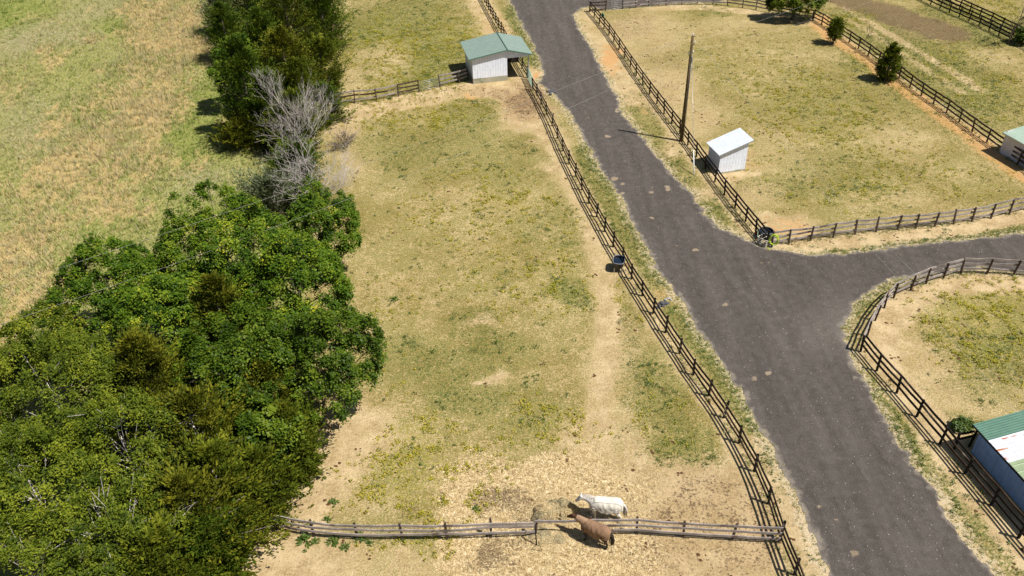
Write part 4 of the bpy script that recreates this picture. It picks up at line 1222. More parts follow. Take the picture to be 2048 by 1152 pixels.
def horse(name, label, px_front, px_hind, coatm, poll, muzzle, blanket=None, mane=None, tail=None, scale=1.06, neckcover=None, stance=(.06, -.08, .05, -.10), tailtip=None):
    a = G(*px_front); b = G(*px_hind)
    c = (a + b) / 2
    head = math.atan2(a[1] - b[1], a[0] - b[0])
    root = thing(name, label, 'horse', (c[0], c[1], 0), head, scale=scale)
    mb = MB()
    mb.loft(secs_from(TORSO), 18)
    pol = Vector((poll[0], 0, poll[1])); mz = Vector((muzzle[0], 0, muzzle[1]))
    n0 = Vector((.46, 0, 1.22)); n1 = n0.lerp(pol, .35) + Vector((0, 0, .02)); n2 = n0.lerp(pol, .7) + Vector((0, 0, .05))
    mb.loft(secs_from([(n0.x - .16, n0.z - .04, .22, .33), (n0.x, n0.z, .19, .30), (n1.x, n1.z, .145, .225), (n2.x, n2.z, .115, .165), (pol.x, pol.z, .10, .135)]), 16)
    hd = (mz - pol)
    mb.loft(secs_from([(pol.x - hd.x * .12, pol.z - hd.z * .12, .075, .09), (pol.x + hd.x * .05, pol.z + hd.z * .05, .105, .135), (pol.x + hd.x * .35, pol.z + hd.z * .35, .105, .125), (pol.x + hd.x * .65, pol.z + hd.z * .65, .075, .088), (pol.x + hd.x * .88, pol.z + hd.z * .88, .064, .072), (mz.x, mz.z, .055, .055)]), 14)
    hn = hd.normalized(); up = Vector((hn.z, 0, -hn.x)); up = up if up.z > 0 or abs(up.z) < .2 and up.x < 0 else -up
    ear_dir = (-hn * .75 + up * .9).normalized()
    for s in (-1, 1):
        e0 = pol - hn * .02 + Vector((0, s * .062, 0)) + up * .05
        mb.tube([e0, e0 + ear_dir * .09 + Vector((0, s * .02, 0)), e0 + ear_dir * .20 + Vector((0, s * .025, 0))], [.038, .042, .012], 8)
    for i, s in enumerate((-1, 1)):
        dx = stance[i]
        mb.tube([(.46, s * .17, 1.10), (.45 + dx * .1, s * .175, .86), (.44 + dx * .5, s * .165, .66), (.44 + dx * .8, s * .155, .50), (.44 + dx, s * .15, .40), (.43 + dx, s * .15, .18), (.46 + dx, s * .15, .12), (.50 + dx, s * .15, .055), (.52 + dx, s * .15, .0)],
                [.155, .125, .088, .064, .050, .042, .050, .052, .065], 10)
        dx = stance[2 + i]
        mb.tube([(-.62, s * .16, 1.16), (-.58, s * .19, .95), (-.62 + dx * .4, s * .175, .76), (-.76 + dx * .7, s * .16, .56), (-.79 + dx, s * .155, .46), (-.77 + dx, s * .15, .20), (-.74 + dx, s * .15, .12), (-.70 + dx, s * .15, .055), (-.68 + dx, s * .15, .0)],
                [.20, .185, .115, .068, .060, .044, .052, .053, .066], 10)
    body = mb.build('body', coatm, root, True)
    rm = body.modifiers.new('skin', 'REMESH'); rm.mode = 'VOXEL'; rm.voxel_size = .022; rm.use_smooth_shade = True
    sm = body.modifiers.new('soft', 'SMOOTH'); sm.iterations = 5; sm.factor = .5
    for s in (-1, 1):
        p = pol + hd * .33 + Vector((0, s * .098, 0)) + up * .035
        e = MB(); e.tube([p - Vector((0, s * .02, 0)), p + Vector((0, s * .004, 0)), p + Vector((0, s * .014, 0))], [.022, .022, .008], 8); e.build('eye', M_BLACKPLASTIC, root, True)
    r_ = random.Random(3)
    if mane:
        m = MB()
        for i in range(60):
            f = i / 59
            p = n0.lerp(pol, f) + Vector((0, 0, .05 * math.sin(f * PI)))
            hh = .30 * (1 - f) + .135 * f
            t = (pol - n0).normalized(); nn = Vector((-t.z, 0, t.x)); nn = nn if nn.z > 0 else -nn
            q = p + nn * (hh - .01)
            s = -1 if i % 3 else 1
            L = r_.uniform(.12, .22)
            m.tube([q, q + nn * .03 + Vector((0, s * .04, 0)), q - nn * L * .7 + Vector((r_.uniform(-.03, .03), s * (.09 + .04 * (1 - f)), 0))], [.016, .02, .006], 4)
        m.build('mane', mane, root, True)
    if tail:
        m = MB()
        for i in range(26):
            s = r_.gauss(0, .035); e = r_.gauss(0, .05)
            zb_ = r_.uniform(.32, .6)
            m.tube([(-.97, s * .5, 1.30), (-1.07 + e * .3, s, 1.14), (-1.10 + e, s * 1.3, .85), (-1.07 + e, s * 1.5, zb_)], [.03, .036, .026, .008], 5)
        m.build('tail', tail, root, True)
    if blanket:
        xs = np.linspace(.66, -.98, 34)
        tx = [p[0] for p in TORSO][::-1]
        na = 40
        vv = []
        for i, x in enumerate(xs):
            z0 = np.interp(x, tx, [p[1] for p in TORSO][::-1]); hw = np.interp(x, tx, [p[2] for p in TORSO][::-1]) + .030; hh = np.interp(x, tx, [p[3] for p in TORSO][::-1]) + .028
            drop = .27 + .06 * math.cos((x + .2) * 3.4) + (.06 if x < -.75 else 0)
            for k in range(na + 1):
                u = -1 + 2 * k / na
                if abs(u) <= .55:
                    an = u / .55 * PI / 2
                    y, z = hw * math.sin(an), z0 + hh * math.cos(an)
                else:
                    f = (abs(u) - .55) / .45
                    wv = (.014 * math.sin(x * 11 + 2.4 * math.sin(x * 5)) + .006 * math.sin(x * 31 + 1.3)) * f
                    y = math.copysign(hw * (1 + .02 * f) + wv, u); z = z0 - f * drop + .015 * math.sin(x * 9) * f
                wr = .010 * math.sin(11 * x + 6 * u + 2 * math.sin(5 * x)) * math.sin(7 * u + 5 * x) + .007 * math.sin(23 * x - 9 * u)
                vv.append((x, y + wr, z + wr))
        ff = [(i * (na + 1) + k, i * (na + 1) + k + 1, (i + 1) * (na + 1) + k + 1, (i + 1) * (na + 1) + k) for i in range(len(xs) - 1) for k in range(na)]
        m = MB(); m.add(vv, ff)
        o = m.build('blanket', blanket, root, True)
        sm = o.modifiers.new('thick', 'SOLIDIFY'); sm.thickness = .012; sm.offset = 1
    if neckcover:
        vv = []; na = 20; N = 12
        for i in range(N):
            f = i / (N - 1) * .80
            p = n0.lerp(pol, f) + Vector((0, 0, .05 * math.sin(f * PI)))
            hw = np.interp(f, [0, .35, .7, 1], [.205, .165, .135, .12]) + .012; hh = np.interp(f, [0, .35, .7, 1], [.32, .245, .185, .15]) + .01
            t = (pol - n0).normalized(); nn = Vector((-t.z, 0, t.x)); nn = nn if nn.z > 0 else -nn
            for k in range(na + 1):
                an = (-1 + 2 * k / na) * 2.2
                w_ = 1 + .04 * math.sin(i * 2.6 + an)
                vv.append(p + nn * math.cos(an) * hh * w_ + Vector((0, math.sin(an) * hw * w_, 0)))
        m = MB(); m.add(vv, [(i * (na + 1) + k, (i + 1) * (na + 1) + k, (i + 1) * (na + 1) + k + 1, i * (na + 1) + k + 1) for i in range(N - 1) for k in range(na)])
        o = m.build('neck_cover', neckcover, root, True)
        sm = o.modifiers.new('thick', 'SOLIDIFY'); sm.thickness = .012; sm.offset = 0
    return root


C_WHITE = coat('white_coat', (.66, .62, .57), (.56, .52, .47), (.12, .10, .09))
C_BAY = coat('bay_coat', (.085, .036, .017), (.020, .013, .010), (.03, .025, .02), (.55, .85))
C_DARK = coat('dark_coat', (.018, .013, .011), (.012, .010, .009))
B_WHITE = cloth('off_white_sheet', (.70, .65, .55), (.30, .29, .28), ((1, .21, .016), (0, .44, .018)))
B_TAN = cloth('rosy_tan_sheet', (.25, .150, .090), (.25, .15, .10), ((0, .50, .015),))
B_NECK = cloth('tan_neck_cover', (.34, .22, .14), (.30, .2, .14), ())
M_MANEW = simple('grey_white_hair', (.52, .47, .42), .25, 9, .7)
M_MANED = simple('dark_hair', (.018, .012, .010), .3, 9, .7)
horse('horse', 'white horse in an off-white sheet standing behind the fence rails', (1177, 1034), (1232, 1040), C_WHITE, (1.08, 1.50), (1.36, 1.12), B_WHITE, M_MANEW, M_MANEW, 1.10)
horse('horse', 'brown horse in a rosy tan sheet eating hay in front of the fence', (1163, 1072), (1209, 1093), C_BAY, (1.22, 1.38), (1.58, 1.10), B_TAN, None, M_MANED, 1.0, B_NECK)
horse('horse', 'dark horse beside the leafy tree, its legs at the top edge of the picture', (1657, 6), (1663, -2), C_DARK, (1.1, 1.4), (1.4, 1.1), None, None, M_MANED, 1.0)

# utility cart parked at the top of the drive
g = G(1256, -3)
UC = thing('utility_cart', 'pale green utility cart parked on the drive behind the grey gate', 'cart', (g[0] - .2, g[1] + .3, 0), math.radians(8))
M_CART = simple('pale_green_paint', (.42, .50, .40), .08, 4, .35, spec=.5)
MB().add([(0.1, -.6, .35), (1.5, -.6, .35), (1.5, .6, .35), (.1, .6, .35), (.1, -.6, .95), (1.2, -.58, .85), (1.2, .58, .85), (.1, .6, .95), (1.52, -.5, .62), (1.52, .5, .62)],
         [(3, 2, 1, 0), (0, 1, 8, 5, 4), (2, 3, 7, 6, 9), (4, 5, 6, 7), (5, 8, 9, 6), (1, 2, 9, 8), (3, 0, 4, 7)]).build('hood', M_CART, UC, bevel=.04)
MB().box((-.75, 0, .55), (1.7, 1.2, .42)).build('body', M_STRAPBLACK, UC, bevel=.04)
MB().box((-.35, 0, .92), (.5, 1.1, .30)).build('seat', M_BLACKPLASTIC, UC, bevel=.05)
MB().box((-.45, 0, 1.92), (1.7, 1.25, .06)).build('canopy', M_STRAPBLACK, UC, bevel=.02)
for x in (-1.2, .25):
    for y in (-.55, .55): MB().tube([(x, y, .7), (x, y, 1.9)], .025, 6).build('roof_post', M_STRAPBLACK, UC)
for x in (-1.1, 1.05):
    for y in (-.6, .6): MB().tube([(x, y - .11, .30), (x, y + .11, .30)], .30, 18).build('wheel', M_BLACKPLASTIC, UC)


# ------------------------------------------------------------------ hay
def straws(n, spread, zmax, L=(.12, .32), seed=1):
    r = np.random.default_rng(seed)
    p = np.stack([r.normal(0, spread[0], n), r.normal(0, spread[1], n), r.uniform(.01, zmax, n)], 1)
    a = r.uniform(0, 2 * PI, n)
    d = np.stack([np.cos(a), np.sin(a), r.normal(0, .25, n)], 1) * r.uniform(L[0], L[1], n)[:, None] * .5
    s = np.stack([-np.sin(a), np.cos(a), r.normal(0, .3, n)], 1) * .010
    c = np.concatenate([p - d, p + s, p + d, p - s], 1).reshape(-1, 3)
    c[:, 2] = np.maximum(c[:, 2], .008)
    return c, np.arange(4 * n).reshape(-1, 4), np.clip(r.normal(.55, .28, n), 0, 1)


def hay_bale(px, py, rx, ry, h, rz, label, seed, name='hay_heap'):
    g = G(px, py)
    t = thing(name, label, 'hay', (g[0], g[1], 0), rz)
    nr, na = 22, 56
    gr, ga = np.meshgrid(np.linspace(0, 1, nr), np.linspace(0, 2 * PI, na, endpoint=False), indexing='ij')
    edge_ = 1 + .22 * np.sin(2 * ga + seed) + .14 * np.sin(5 * ga + 2 * seed) + .08 * np.sin(9 * ga + 3 * seed)
    hx, hy = np.cos(ga) * gr * rx * edge_ * 1.12, np.sin(ga) * gr * ry * edge_ * 1.12
    hz_ = h * np.clip(1 - gr ** 3.2, 0, 1) * (.45 + .9 * fbm(hx + seed * 9, hy, .55, seed, 3)) + .05 * vnoise(hx + 3 * seed, hy, .12, seed + 4) * (1 - gr) - .02 * (gr > .98)
    vv = np.stack([hx.ravel(), hy.ravel(), hz_.ravel()], 1)
    ii_ = np.arange(nr * na).reshape(nr, na)
    qd_ = np.stack([ii_[:-1].ravel(), ii_[1:].ravel(), np.roll(ii_, -1, 1)[1:].ravel(), np.roll(ii_, -1, 1)[:-1].ravel()], 1)
    me = raw_mesh('mound', vv, qd_, smooth=True)
    link('mound', me, M_HAY, t)
    co_, qd, rn = straws(1500, (rx * .75, ry * .75), h * .5, L=(.15, .40), seed=seed)
    q = (co_.reshape(-1, 4, 3).mean(1)[:, :2] / np.array([rx, ry]))
    rr = np.clip(1 - (q ** 2).sum(1), 0, 1) ** .6 * h * .85
    co_ = co_.reshape(-1, 4, 3); co_[:, :, 2] = co_[:, :, 2] * .25 + rr[:, None]; co_ = co_.reshape(-1, 3)
    o = link('loose_straw', raw_mesh('loose_straw', co_, qd, rnd=rn), M_STRAW, t)
    o['kind'] = 'stuff'
    return t


hay_bale(1096, 1029, .74, .68, .74, .1, 'left one of the two heaps of hay pressed against the fence', 1)
hay_bale(1118, 1022, .78, .76, .80, .5, 'right one of the two heaps of hay by the fence, near the white horse', 2)
hay_bale(1092, 1070, .85, .62, .26, .2, 'low loose pile of hay under the fence in front of the brown horse', 3, 'hay_pile')
# strap of the old feeder
g = G(1071, 1078)
ST = thing('feeder_strap', 'black strap and frame hanging off the fence post left of the hay', 'strap', (g[0], g[1] - .22, 0))
MB().tube([(0, 0, 1.34), (-.03, .12, 1.36), (-.01, -.07, 1.0), (.02, -.10, .5), (.04, -.18, .08)], .035, 6).build('strap', M_STRAPBLACK, ST, True)
MB().tube([(.04, -.18, .03), (-.25, -.45, .03), (.30, -.55, .03), (.22, -.25, .03), (.04, -.18, .03)], .022, 5).build('loop', M_STRAPBLACK, ST, True)
g = G(1141, 1024)
NT_ = thing('feeder_ring', 'loop of dark rope standing in the hay near the white horse', 'rope', (g[0], g[1], 0), .4)
MB().tube([(.16 * math.cos(t) - .1, .05 * math.sin(2 * t), .24 + .22 * math.sin(t)) for t in np.linspace(-1.3, 4.6, 22)], .015, 5).build('loop', M_TWIG, NT_, True)


# ------------------------------------------------------------------ trees
def leaf_quads(p, u, v, L, Wd):
    """diamond leaves: p centre, u long axis, v cross axis"""
    u = u / (np.linalg.norm(u, axis=1, keepdims=True) + 1e-9)
    v = v - u * (u * v).sum(1, keepdims=True)
    v = v / (np.linalg.norm(v, axis=1, keepdims=True) + 1e-9)
    L = np.asarray(L).reshape(-1, 1); Wd = np.asarray(Wd).reshape(-1, 1)
    c = np.concatenate([p - u * L * .5, p + v * Wd * .5 - u * L * .05, p + u * L * .5, p - v * Wd * .5 - u * L * .05], 1)
    return c.reshape(-1, 3)


def crown_obj(root, pts, u, v, L, Wd, rnd, mat, name='crown'):
    c = leaf_quads(pts, u, v, L, Wd)
    me = raw_mesh(name, c, np.arange(len(c)).reshape(-1, 4), rnd=rnd)
    return link(name, me, mat, root)


def lump_dir(d, ph):
    return 1 + .12 * np.sin(d[:, 0] * 3.1 + ph[0]) * np.cos(d[:, 1] * 2.7 + ph[1]) + .09 * np.sin(d[:, 2] * 4.3 + d[:, 0] * 2.2 + ph[2]) + .06 * np.sin(d[:, 1] * 6.1 + ph[3])


def broadleaf(px, py, hc, rx, ry, rv, label, mat, seed, name='broadleaf_tree', leaf=(.15, .115), per=200, nk=14, clump=.56, flat=.24, twigs=14, group=None, bark=None, z0=None, trunk_r=.16):
    r = np.random.default_rng(seed)
    g = G(px, py, hc)
    root = thing(name, label, 'tree' if rv > 1.3 else 'shrub', (g[0], g[1], 0), group=group)
    nc = int(nk * rx * ry) + 10
    d = r.normal(size=(nc * 3, 3)); d /= np.linalg.norm(d, axis=1, keepdims=True)
    d = d[d[:, 2] > -.42][:nc]
    nc = len(d)
    ph = r.uniform(0, 6, 4)
    fac = np.where(r.random(nc) < .84, r.uniform(.80, 1.0, nc), r.uniform(.4, .80, nc))
    cpos = d * np.array([rx, ry, rv]) * (lump_dir(d, ph) * fac)[:, None] + np.array([0, 0, hc])
    cpos[:, 2] = np.maximum(cpos[:, 2], .35)
    csz = clump * r.uniform(.5, 1.45, nc)
    ctint = r.normal(.45, .19, nc)
    N = nc * per
    ci = np.repeat(np.arange(nc), per)
    rho = np.abs(r.normal(0, .55, N)); an = r.uniform(0, 2 * PI, N)
    out = d.copy(); out[:, 2] += .7; out /= np.linalg.norm(out, axis=1, keepdims=True)
    e1 = np.cross(out, r.normal(size=(nc, 3))); e1 /= np.linalg.norm(e1, axis=1, keepdims=True); e2 = np.cross(out, e1)
    loc = (e1[ci] * (np.cos(an) * rho)[:, None] + e2[ci] * (np.sin(an) * rho)[:, None] + out[ci] * (r.normal(0, flat, N) - .35 * rho ** 2)[:, None]) * csz[ci][:, None]
    pts = cpos[ci] + loc
    keep = pts[:, 2] > .08
    nrm = out[ci] * .6 + np.array([.12, -.03, .75]) + r.normal(0, .5, (N, 3))
    u = np.cross(nrm, r.normal(size=(N, 3))); v = np.cross(nrm, u)
    L = leaf[0] * r.uniform(.65, 1.3, N); Wd = leaf[1] * r.uniform(.65, 1.3, N)
    rnd = np.clip(ctint[ci] + r.normal(0, .19, N), 0, 1)
    crown_obj(root, pts[keep], u[keep], v[keep], L[keep], Wd[keep], rnd[keep], mat)
    mb = MB()
    top = hc + rv * .35
    mb.tube([(0, 0, 0), (.05, .03, hc * .35), (-.04, .02, hc * .7), (.02, 0, top)], [trunk_r * 1.25, trunk_r, trunk_r * .75, trunk_r * .3], 8)
    sel = r.permutation(nc)[:twigs]
    for k in sel:
        e = Vector(cpos[k]); s = Vector((0, 0, max(.3, min(e.z - .5, top) * r.uniform(.45, .8))))
        m_ = s.lerp(e, .5) + Vector((r.normal(0, .2), r.normal(0, .2), .25))
        mb.tube([s, m_, e + Vector(tuple(d[k] * .25))], [trunk_r * .36, trunk_r * .20, .010], 5, False)
        for q in range(3):
            a = m_.lerp(e, r.uniform(.1, .9)); bq = a + Vector(tuple(d[k] * r.uniform(.4, 1.1) + r.normal(0, .35, 3)))
            mb.tube([a, bq], [.020, .007], 4, False)
    mb.build('trunk', bark or M_BARK, root, True)
    return root


def cedar(px, py, hbase, H, R, label, mat, seed, name='cedar_tree', ns=150, per=95, group=None, needle=(.23, .085), shape=.42, lean=0.0, open_=0.0, base_h=.2):
    """irregular evergreen; (px,py) sights the level hbase on its axis"""
    r = np.random.default_rng(seed)
    R = R * 1.16; ns = int(ns * 1.15); per = int(per * 1.25)
    g = G(px, py, hbase)
    root = thing(name, label, 'tree' if H > 2.2 else 'shrub', (g[0], g[1], 0), group=group)
    f = r.beta(1.0, 1.1, ns)
    z0 = base_h + (H - base_h) * f
    prof = np.where(f < shape, .72 + .28 * f / shape, np.maximum(1 - ((f - shape) / (1 - shape)) ** 1.5, .05))
    az = r.uniform(0, 2 * PI, ns) + 2.4 * np.arange(ns)
    ph = r.uniform(0, 6, 4)
    lob = 1 + .20 * np.sin(2 * az + ph[0] + 3 * f) + .14 * np.sin(3 * az + ph[1] - 5 * f)
    ln = R * prof * lob * r.uniform(.62, 1.18, ns) + .22
    rise = r.normal(.38, .22, ns) + .9 * f ** 3
    sdir = np.stack([np.cos(az), np.sin(az), rise], 1); sdir /= np.linalg.norm(sdir, axis=1, keepdims=True)
    N = ns * per
    si = np.repeat(np.arange(ns), per)
    t = 1 - np.abs(r.normal(0, .30, N)); t = np.clip(t, .06, 1.10)
    base = np.stack([np.zeros(ns), np.zeros(ns), z0 - .25 * ln], 1)
    # every spray carries a few side plumes, so the outline is feathery
    npl = 5
    pl = r.integers(0, npl, N)
    side = r.normal(0, .34, (ns, npl, 3)) * np.array([1, 1, .7]) + np.array([0, 0, .10])
    off = side[si, pl] * (np.clip(t - .25, 0, 1) * ln[si] ** .75)[:, None]
    wid = .085 + .10 * (1.05 - t)
    pts = base[si] + sdir[si] * (ln[si] * t)[:, None] + off + r.normal(0, 1, (N, 3)) * wid[:, None] * np.array([1, 1, .6])
    pts[:, 2] += (-.16 * t + .22 * t ** 3) * ln[si] * .6
    pts[:, 0] += lean * pts[:, 2]
    u = sdir[si] + side[si, pl] * 1.5 + r.normal(0, .30, (N, 3)) + np.array([0, 0, .25])
    v = np.cross(u, r.normal(size=(N, 3)) * .5 + np.array([0, 0, 1.0]))
    tint = r.normal(.40, .17, ns)
    rnd = np.clip(tint[si] + r.normal(0, .17, N) + .25 * (t - .75), 0, 1)
    L = needle[0] * r.uniform(.6, 1.4, N); Wd = needle[1] * r.uniform(.7, 1.5, N)
    keep = (pts[:, 2] > .05)
    if open_: keep &= r.random(N) > open_
    crown_obj(root, pts[keep], u[keep], v[keep], L[keep], Wd[keep], rnd[keep], mat)
    mb = MB()
    mb.tube([(0, 0, 0), (lean * H * .5, 0, H * .5), (lean * H * .93, 0, H * .93)], [.05 + .022 * H, .03 + .014 * H, .015], 7)
    for k in range(0, ns, 4 if not open_ else 2):
        b = Vector(base[k]); b.x += lean * b.z
        e = b + Vector(sdir[k]) * float(ln[k]) * .86; e.z -= .07 * ln[k]
        mb.tube([b, b.lerp(e, .5) + Vector((0, 0, .03)), e], [.022, .016, .006], 4, False)
    mb.build('trunk', M_GREYBARK if open_ else M_BARK, root, True)
    return root


def bare_tree(px, py, H, label, seed, mat, name='bare_tree', spread=.55, nlimb=6, depth=5, buds=None, r0=.13, lean=(0, 0), group=None, up=.25, first=.36):
    g = G(px, py)
    root = thing(name, label, 'tree', (g[0], g[1], 0), group=group)
    rr = random.Random(seed)
    mb = MB(); tips = []

    def grow(p, d, L, rad, lv):
        n = 3
        pts = [p]; q = p.copy(); dd = d.copy()
        for i in range(n):
            dd = (dd + Vector((rr.gauss(0, .13), rr.gauss(0, .13), rr.gauss(.03, .08)))).normalized()
            q = q + dd * (L / n); pts.append(q.copy())
        mb.tube(pts, [rad, rad * .85, rad * .7, rad * .5], 5 if lv < 2 else 4, False)
        if lv >= depth:
            tips.append(q.copy()); return
        for k in range(rr.choice((2, 3, 3)) if lv > 0 else nlimb):
            s = pts[rr.choice((1, 2, 3))] if lv > 0 else pts[rr.choice((1, 1, 2, 2, 3, 3))]
            ax = Vector((rr.gauss(0, 1), rr.gauss(0, 1), rr.gauss(0, .5))).normalized()
            nd = (dd + ax * spread * rr.uniform(.7, 1.5) + Vector((0, 0, up * rr.random()))).normalized()
            grow(s, nd, (L if lv else H * .36) * rr.uniform(.58, .85), max(rad * .62, .0055), lv + 1)

    grow(Vector((0, 0, 0)), Vector((lean[0], lean[1], 1)).normalized(), H * first, r0, 0)
    if buds:
        r = np.random.default_rng(seed)
        t = np.array([tuple(x) for x in tips]); t = np.repeat(t, buds[1], 0); N = len(t)
        t = t + r.normal(0, .16, (N, 3))
        o = crown_obj(root, t, r.normal(size=(N, 3)), r.normal(size=(N, 3)), np.full(N, .10), np.full(N, .07), r.random(N), buds[0])
    mb.build('trunk', mat, root, True)
    return root


GU, GL = 'trees in the upper clump of the tree line', 'trees in the lower clump of the tree line'
# upper clump
cedar(505, 25, 4.0, 9.5, 3.4, 'tall dark cedar at the top edge, leftmost of the upper clump', M_CEDAR_G, 101, group=GU, ns=210, per=100)
cedar(575, 45, 4.5, 10.0, 3.4, 'tall mid-green cedar at the top edge in the middle of the upper clump', M_CEDAR, 102, group=GU, ns=210, per=100)
cedar(648, 55, 3.0, 7.5, 2.9, 'bright green cedar with pointed sprays on the right side of the upper clump', M_CEDAR_G, 103, group=GU, ns=170, per=95)
broadleaf(478, 145, 4.2, 2.9, 2.9, 3.7, 'rounded bright green broadleaf tree on the left side of the upper clump', M_MAPLE, 104, group=GU, per=230, leaf=(.2, .15), nk=12)
cedar(575, 150, 3.6, 8.5, 3.6, 'olive cedar in the middle of the upper clump behind the bare trees', M_CEDAR_O, 105, group=GU, ns=190, per=100)
cedar(645, 140, 3.0, 6.5, 2.6, 'green cedar right of the olive cedar, above the upper cross fence', M_CEDAR, 106, group=GU, ns=150, per=95)
cedar(648, 215, 1.6, 4.0, 1.9, 'low bushy cedar at the end of the upper cross fence', M_CEDAR_G, 107, group=GU, ns=110, per=90)
cedar(512, 275, 0, 10.5, 2.3, 'tall dark cedar whose shadow falls far out on the meadow', M_CEDAR_G, 108, group=GU, ns=170, per=100)
cedar(492, 292, 0, 2.9, 2.3, 'low spreading olive cedar at the lower left of the upper clump', M_CEDAR_O, 121, group=GU, ns=100, per=95, shape=.5)
cedar(545, 225, 3.2, 7.2, 2.7, 'dark cedar half hidden behind the bare branches', M_CEDAR_G, 109, group=GU, ns=120, per=90)
cedar(438, 32, 2.5, 6.0, 2.2, 'small grey-green cedar on the far left of the upper clump', M_BLUE, 110, group=GU, ns=110, per=85)
cedar(592, 330, 1.6, 3.6, 2.3, 'small dark green cedar between the two bare trees', M_CEDAR_G, 111, group=GU, ns=100, per=90)
bare_tree(602, 330, 11.5, 'bleached bare tree, the upper and farther of the two bare ones', 7, M_GREYBARK, spread=.60, nlimb=7, depth=6, r0=.055, group=GU, first=.16, up=.38)
bare_tree(640, 412, 10.2, 'bleached bare tree, the lower and nearer of the two bare ones', 23, M_GREYBARK, spread=.85, nlimb=9, depth=6, r0=.05, group=GU, up=.25, first=.10)
cedar(540, 395, 1.2, 2.8, 2.4, 'grey-green spreading shrub below the bare trees', M_BLUE, 112, name='evergreen_shrub', ns=100, per=85, shape=.5, group=GU)
broadleaf(618, 398, 1.6, 1.8, 1.6, 1.7, 'small bright green shrub at the foot of the nearer bare tree', M_MAPLE_D, 113, name='leafy_shrub', leaf=(.2, .15), per=120, nk=12, group=GU)
broadleaf(688, 285, .7, .9, 1.8, .8, 'straggly dead brush at the right edge of the bare trees', simple('dead_seed_head', (.13, .085, .06), .4, 5, .9), 114, name='dead_brush', leaf=(.12, .05), per=26, nk=14, clump=.5, flat=.7, twigs=30, group=GU, bark=M_TWIG, trunk_r=.03)
cedar(452, 75, 3.0, 7.0, 2.2, 'dark cedar behind the rounded broadleaf, left side of the upper clump', M_CEDAR_G, 115, group=GU, ns=140, per=95)
cedar(530, 110, 4.0, 9.0, 2.8, 'dark green cedar between the rounded broadleaf and the olive cedar', M_CEDAR_G, 116, group=GU, ns=170, per=95)
cedar(632, -15, 4.0, 9.0, 3.0, 'green cedar at the top edge, right end of the upper clump', M_CEDAR, 117, group=GU, ns=170, per=95)
cedar(540, -30, 4.0, 9.5, 3.4, 'dark cedar farthest back in the upper clump', M_CEDAR_G, 118, group=GU, ns=170, per=95)
cedar(590, 255, 3.0, 6.5, 2.2, 'shaded green cedar right behind the upper bare tree', M_CEDAR, 119, group=GU, ns=130, per=90)
cedar(600, 195, 3.6, 7.5, 2.4, 'olive-green cedar above the upper bare tree', M_CEDAR, 120, group=GU, ns=150, per=95)
# lower clump
broadleaf(640, 462, 4.0, 3.4, 3.0, 3.0, 'rounded green tree at the upper right of the lower clump, below the bare trees', M_MAPLE, 201, group=GL)
broadleaf(445, 500, 5.2, 4.9, 4.6, 4.0, 'large dense maple at the top of the lower clump', M_MAPLE, 202, group=GL)
broadleaf(222, 585, 5.0, 3.7, 3.7, 3.5, 'broad maple on the upper left of the lower clump with one bare white limb', M_MAPLE, 203, group=GL)
broadleaf(590, 590, 5.0, 4.3, 4.0, 3.9, 'dense maple left of the right-hand edge of the lower clump', M_MAPLE, 204, group=GL)
broadleaf(664, 720, 4.7, 3.2, 3.2, 3.5, 'glossy dark maple that bulges farthest right into the paddock', M_MAPLE_D, 205, group=GL)
broadleaf(480, 735, 4.8, 3.6, 3.5, 3.6, 'dark glossy maple in the centre of the lower clump', M_MAPLE_D, 206, group=GL)
broadleaf(335, 640, 5.4, 3.8, 3.6, 3.4, 'green maple in the middle left of the lower clump', M_MAPLE, 207, group=GL)
broadleaf(92, 692, 4.4, 2.5, 2.6, 2.7, 'yellowing maple at the left edge of the lower clump', M_MAPLE_Y, 208, group=GL)
cedar(445, 640, 6.0, 9.2, 1.9, 'slim olive cedar poking up between the maples', M_CEDAR_O, 209, group=GL, ns=120, per=90)
cedar(298, 770, 5.0, 8.6, 2.5, 'olive cedar with a wispy pointed top among the left maples', M_CEDAR_O, 210, group=GL, ns=160, per=95)
cedar(545, 800, 3.6, 6.4, 1.7, 'olive cedar right of the central dark maple', M_CEDAR_O, 211, group=GL, ns=130, per=95)
broadleaf(528, 872, 3.4, 2.1, 2.1, 2.5, 'small bright green tree between the two cedars above the cross fence', M_MAPLE_D, 212, group=GL, leaf=(.18, .14), nk=12)
cedar(578, 885, 2.6, 5.4, 1.45, 'green cedar at the right edge of the lower clump above the cross fence', M_CEDAR, 213, group=GL, ns=150, per=95)
broadleaf(110, 800, 5.2, 4.4, 4.2, 3.9, 'feathery yellow-green tree on the left of the lower clump', M_LOCUST, 214, group=GL, name='feathery_tree', leaf=(.18, .075), per=200, nk=13, clump=.58, flat=.35, twigs=20, bark=M_GREYBARK, trunk_r=.075)
broadleaf(255, 905, 4.8, 3.7, 3.6, 3.4, 'feathery green tree with grey branches showing, lower middle of the clump', M_LOCUST, 215, group=GL, name='feathery_tree', leaf=(.17, .075), per=200, nk=13, clump=.56, flat=.35, twigs=30, bark=M_GREYBARK, trunk_r=.075)
broadleaf(70, 985, 5.0, 3.6, 3.4, 3.4, 'feathery tree with grey branches at the lower left edge', M_LOCUST, 216, group=GL, name='feathery_tree', leaf=(.17, .075), per=200, nk=13, clump=.56, flat=.35, twigs=30, bark=M_GREYBARK, trunk_r=.075)
broadleaf(225, 1085, 4.2, 3.2, 3.0, 3.0, 'feathery tree at the bottom edge of the lower clump', M_LOCUST, 217, group=GL, name='feathery_tree', leaf=(.16, .07), per=200, nk=13, clump=.55, flat=.35, twigs=30, bark=M_GREYBARK, trunk_r=.075)
cedar(400, 890, 3.8, 7.4, 3.0, 'wide olive cedar with grey branches showing, centre of the lower clump', M_CEDAR_O, 218, group=GL, ns=170, per=95, open_=.12)
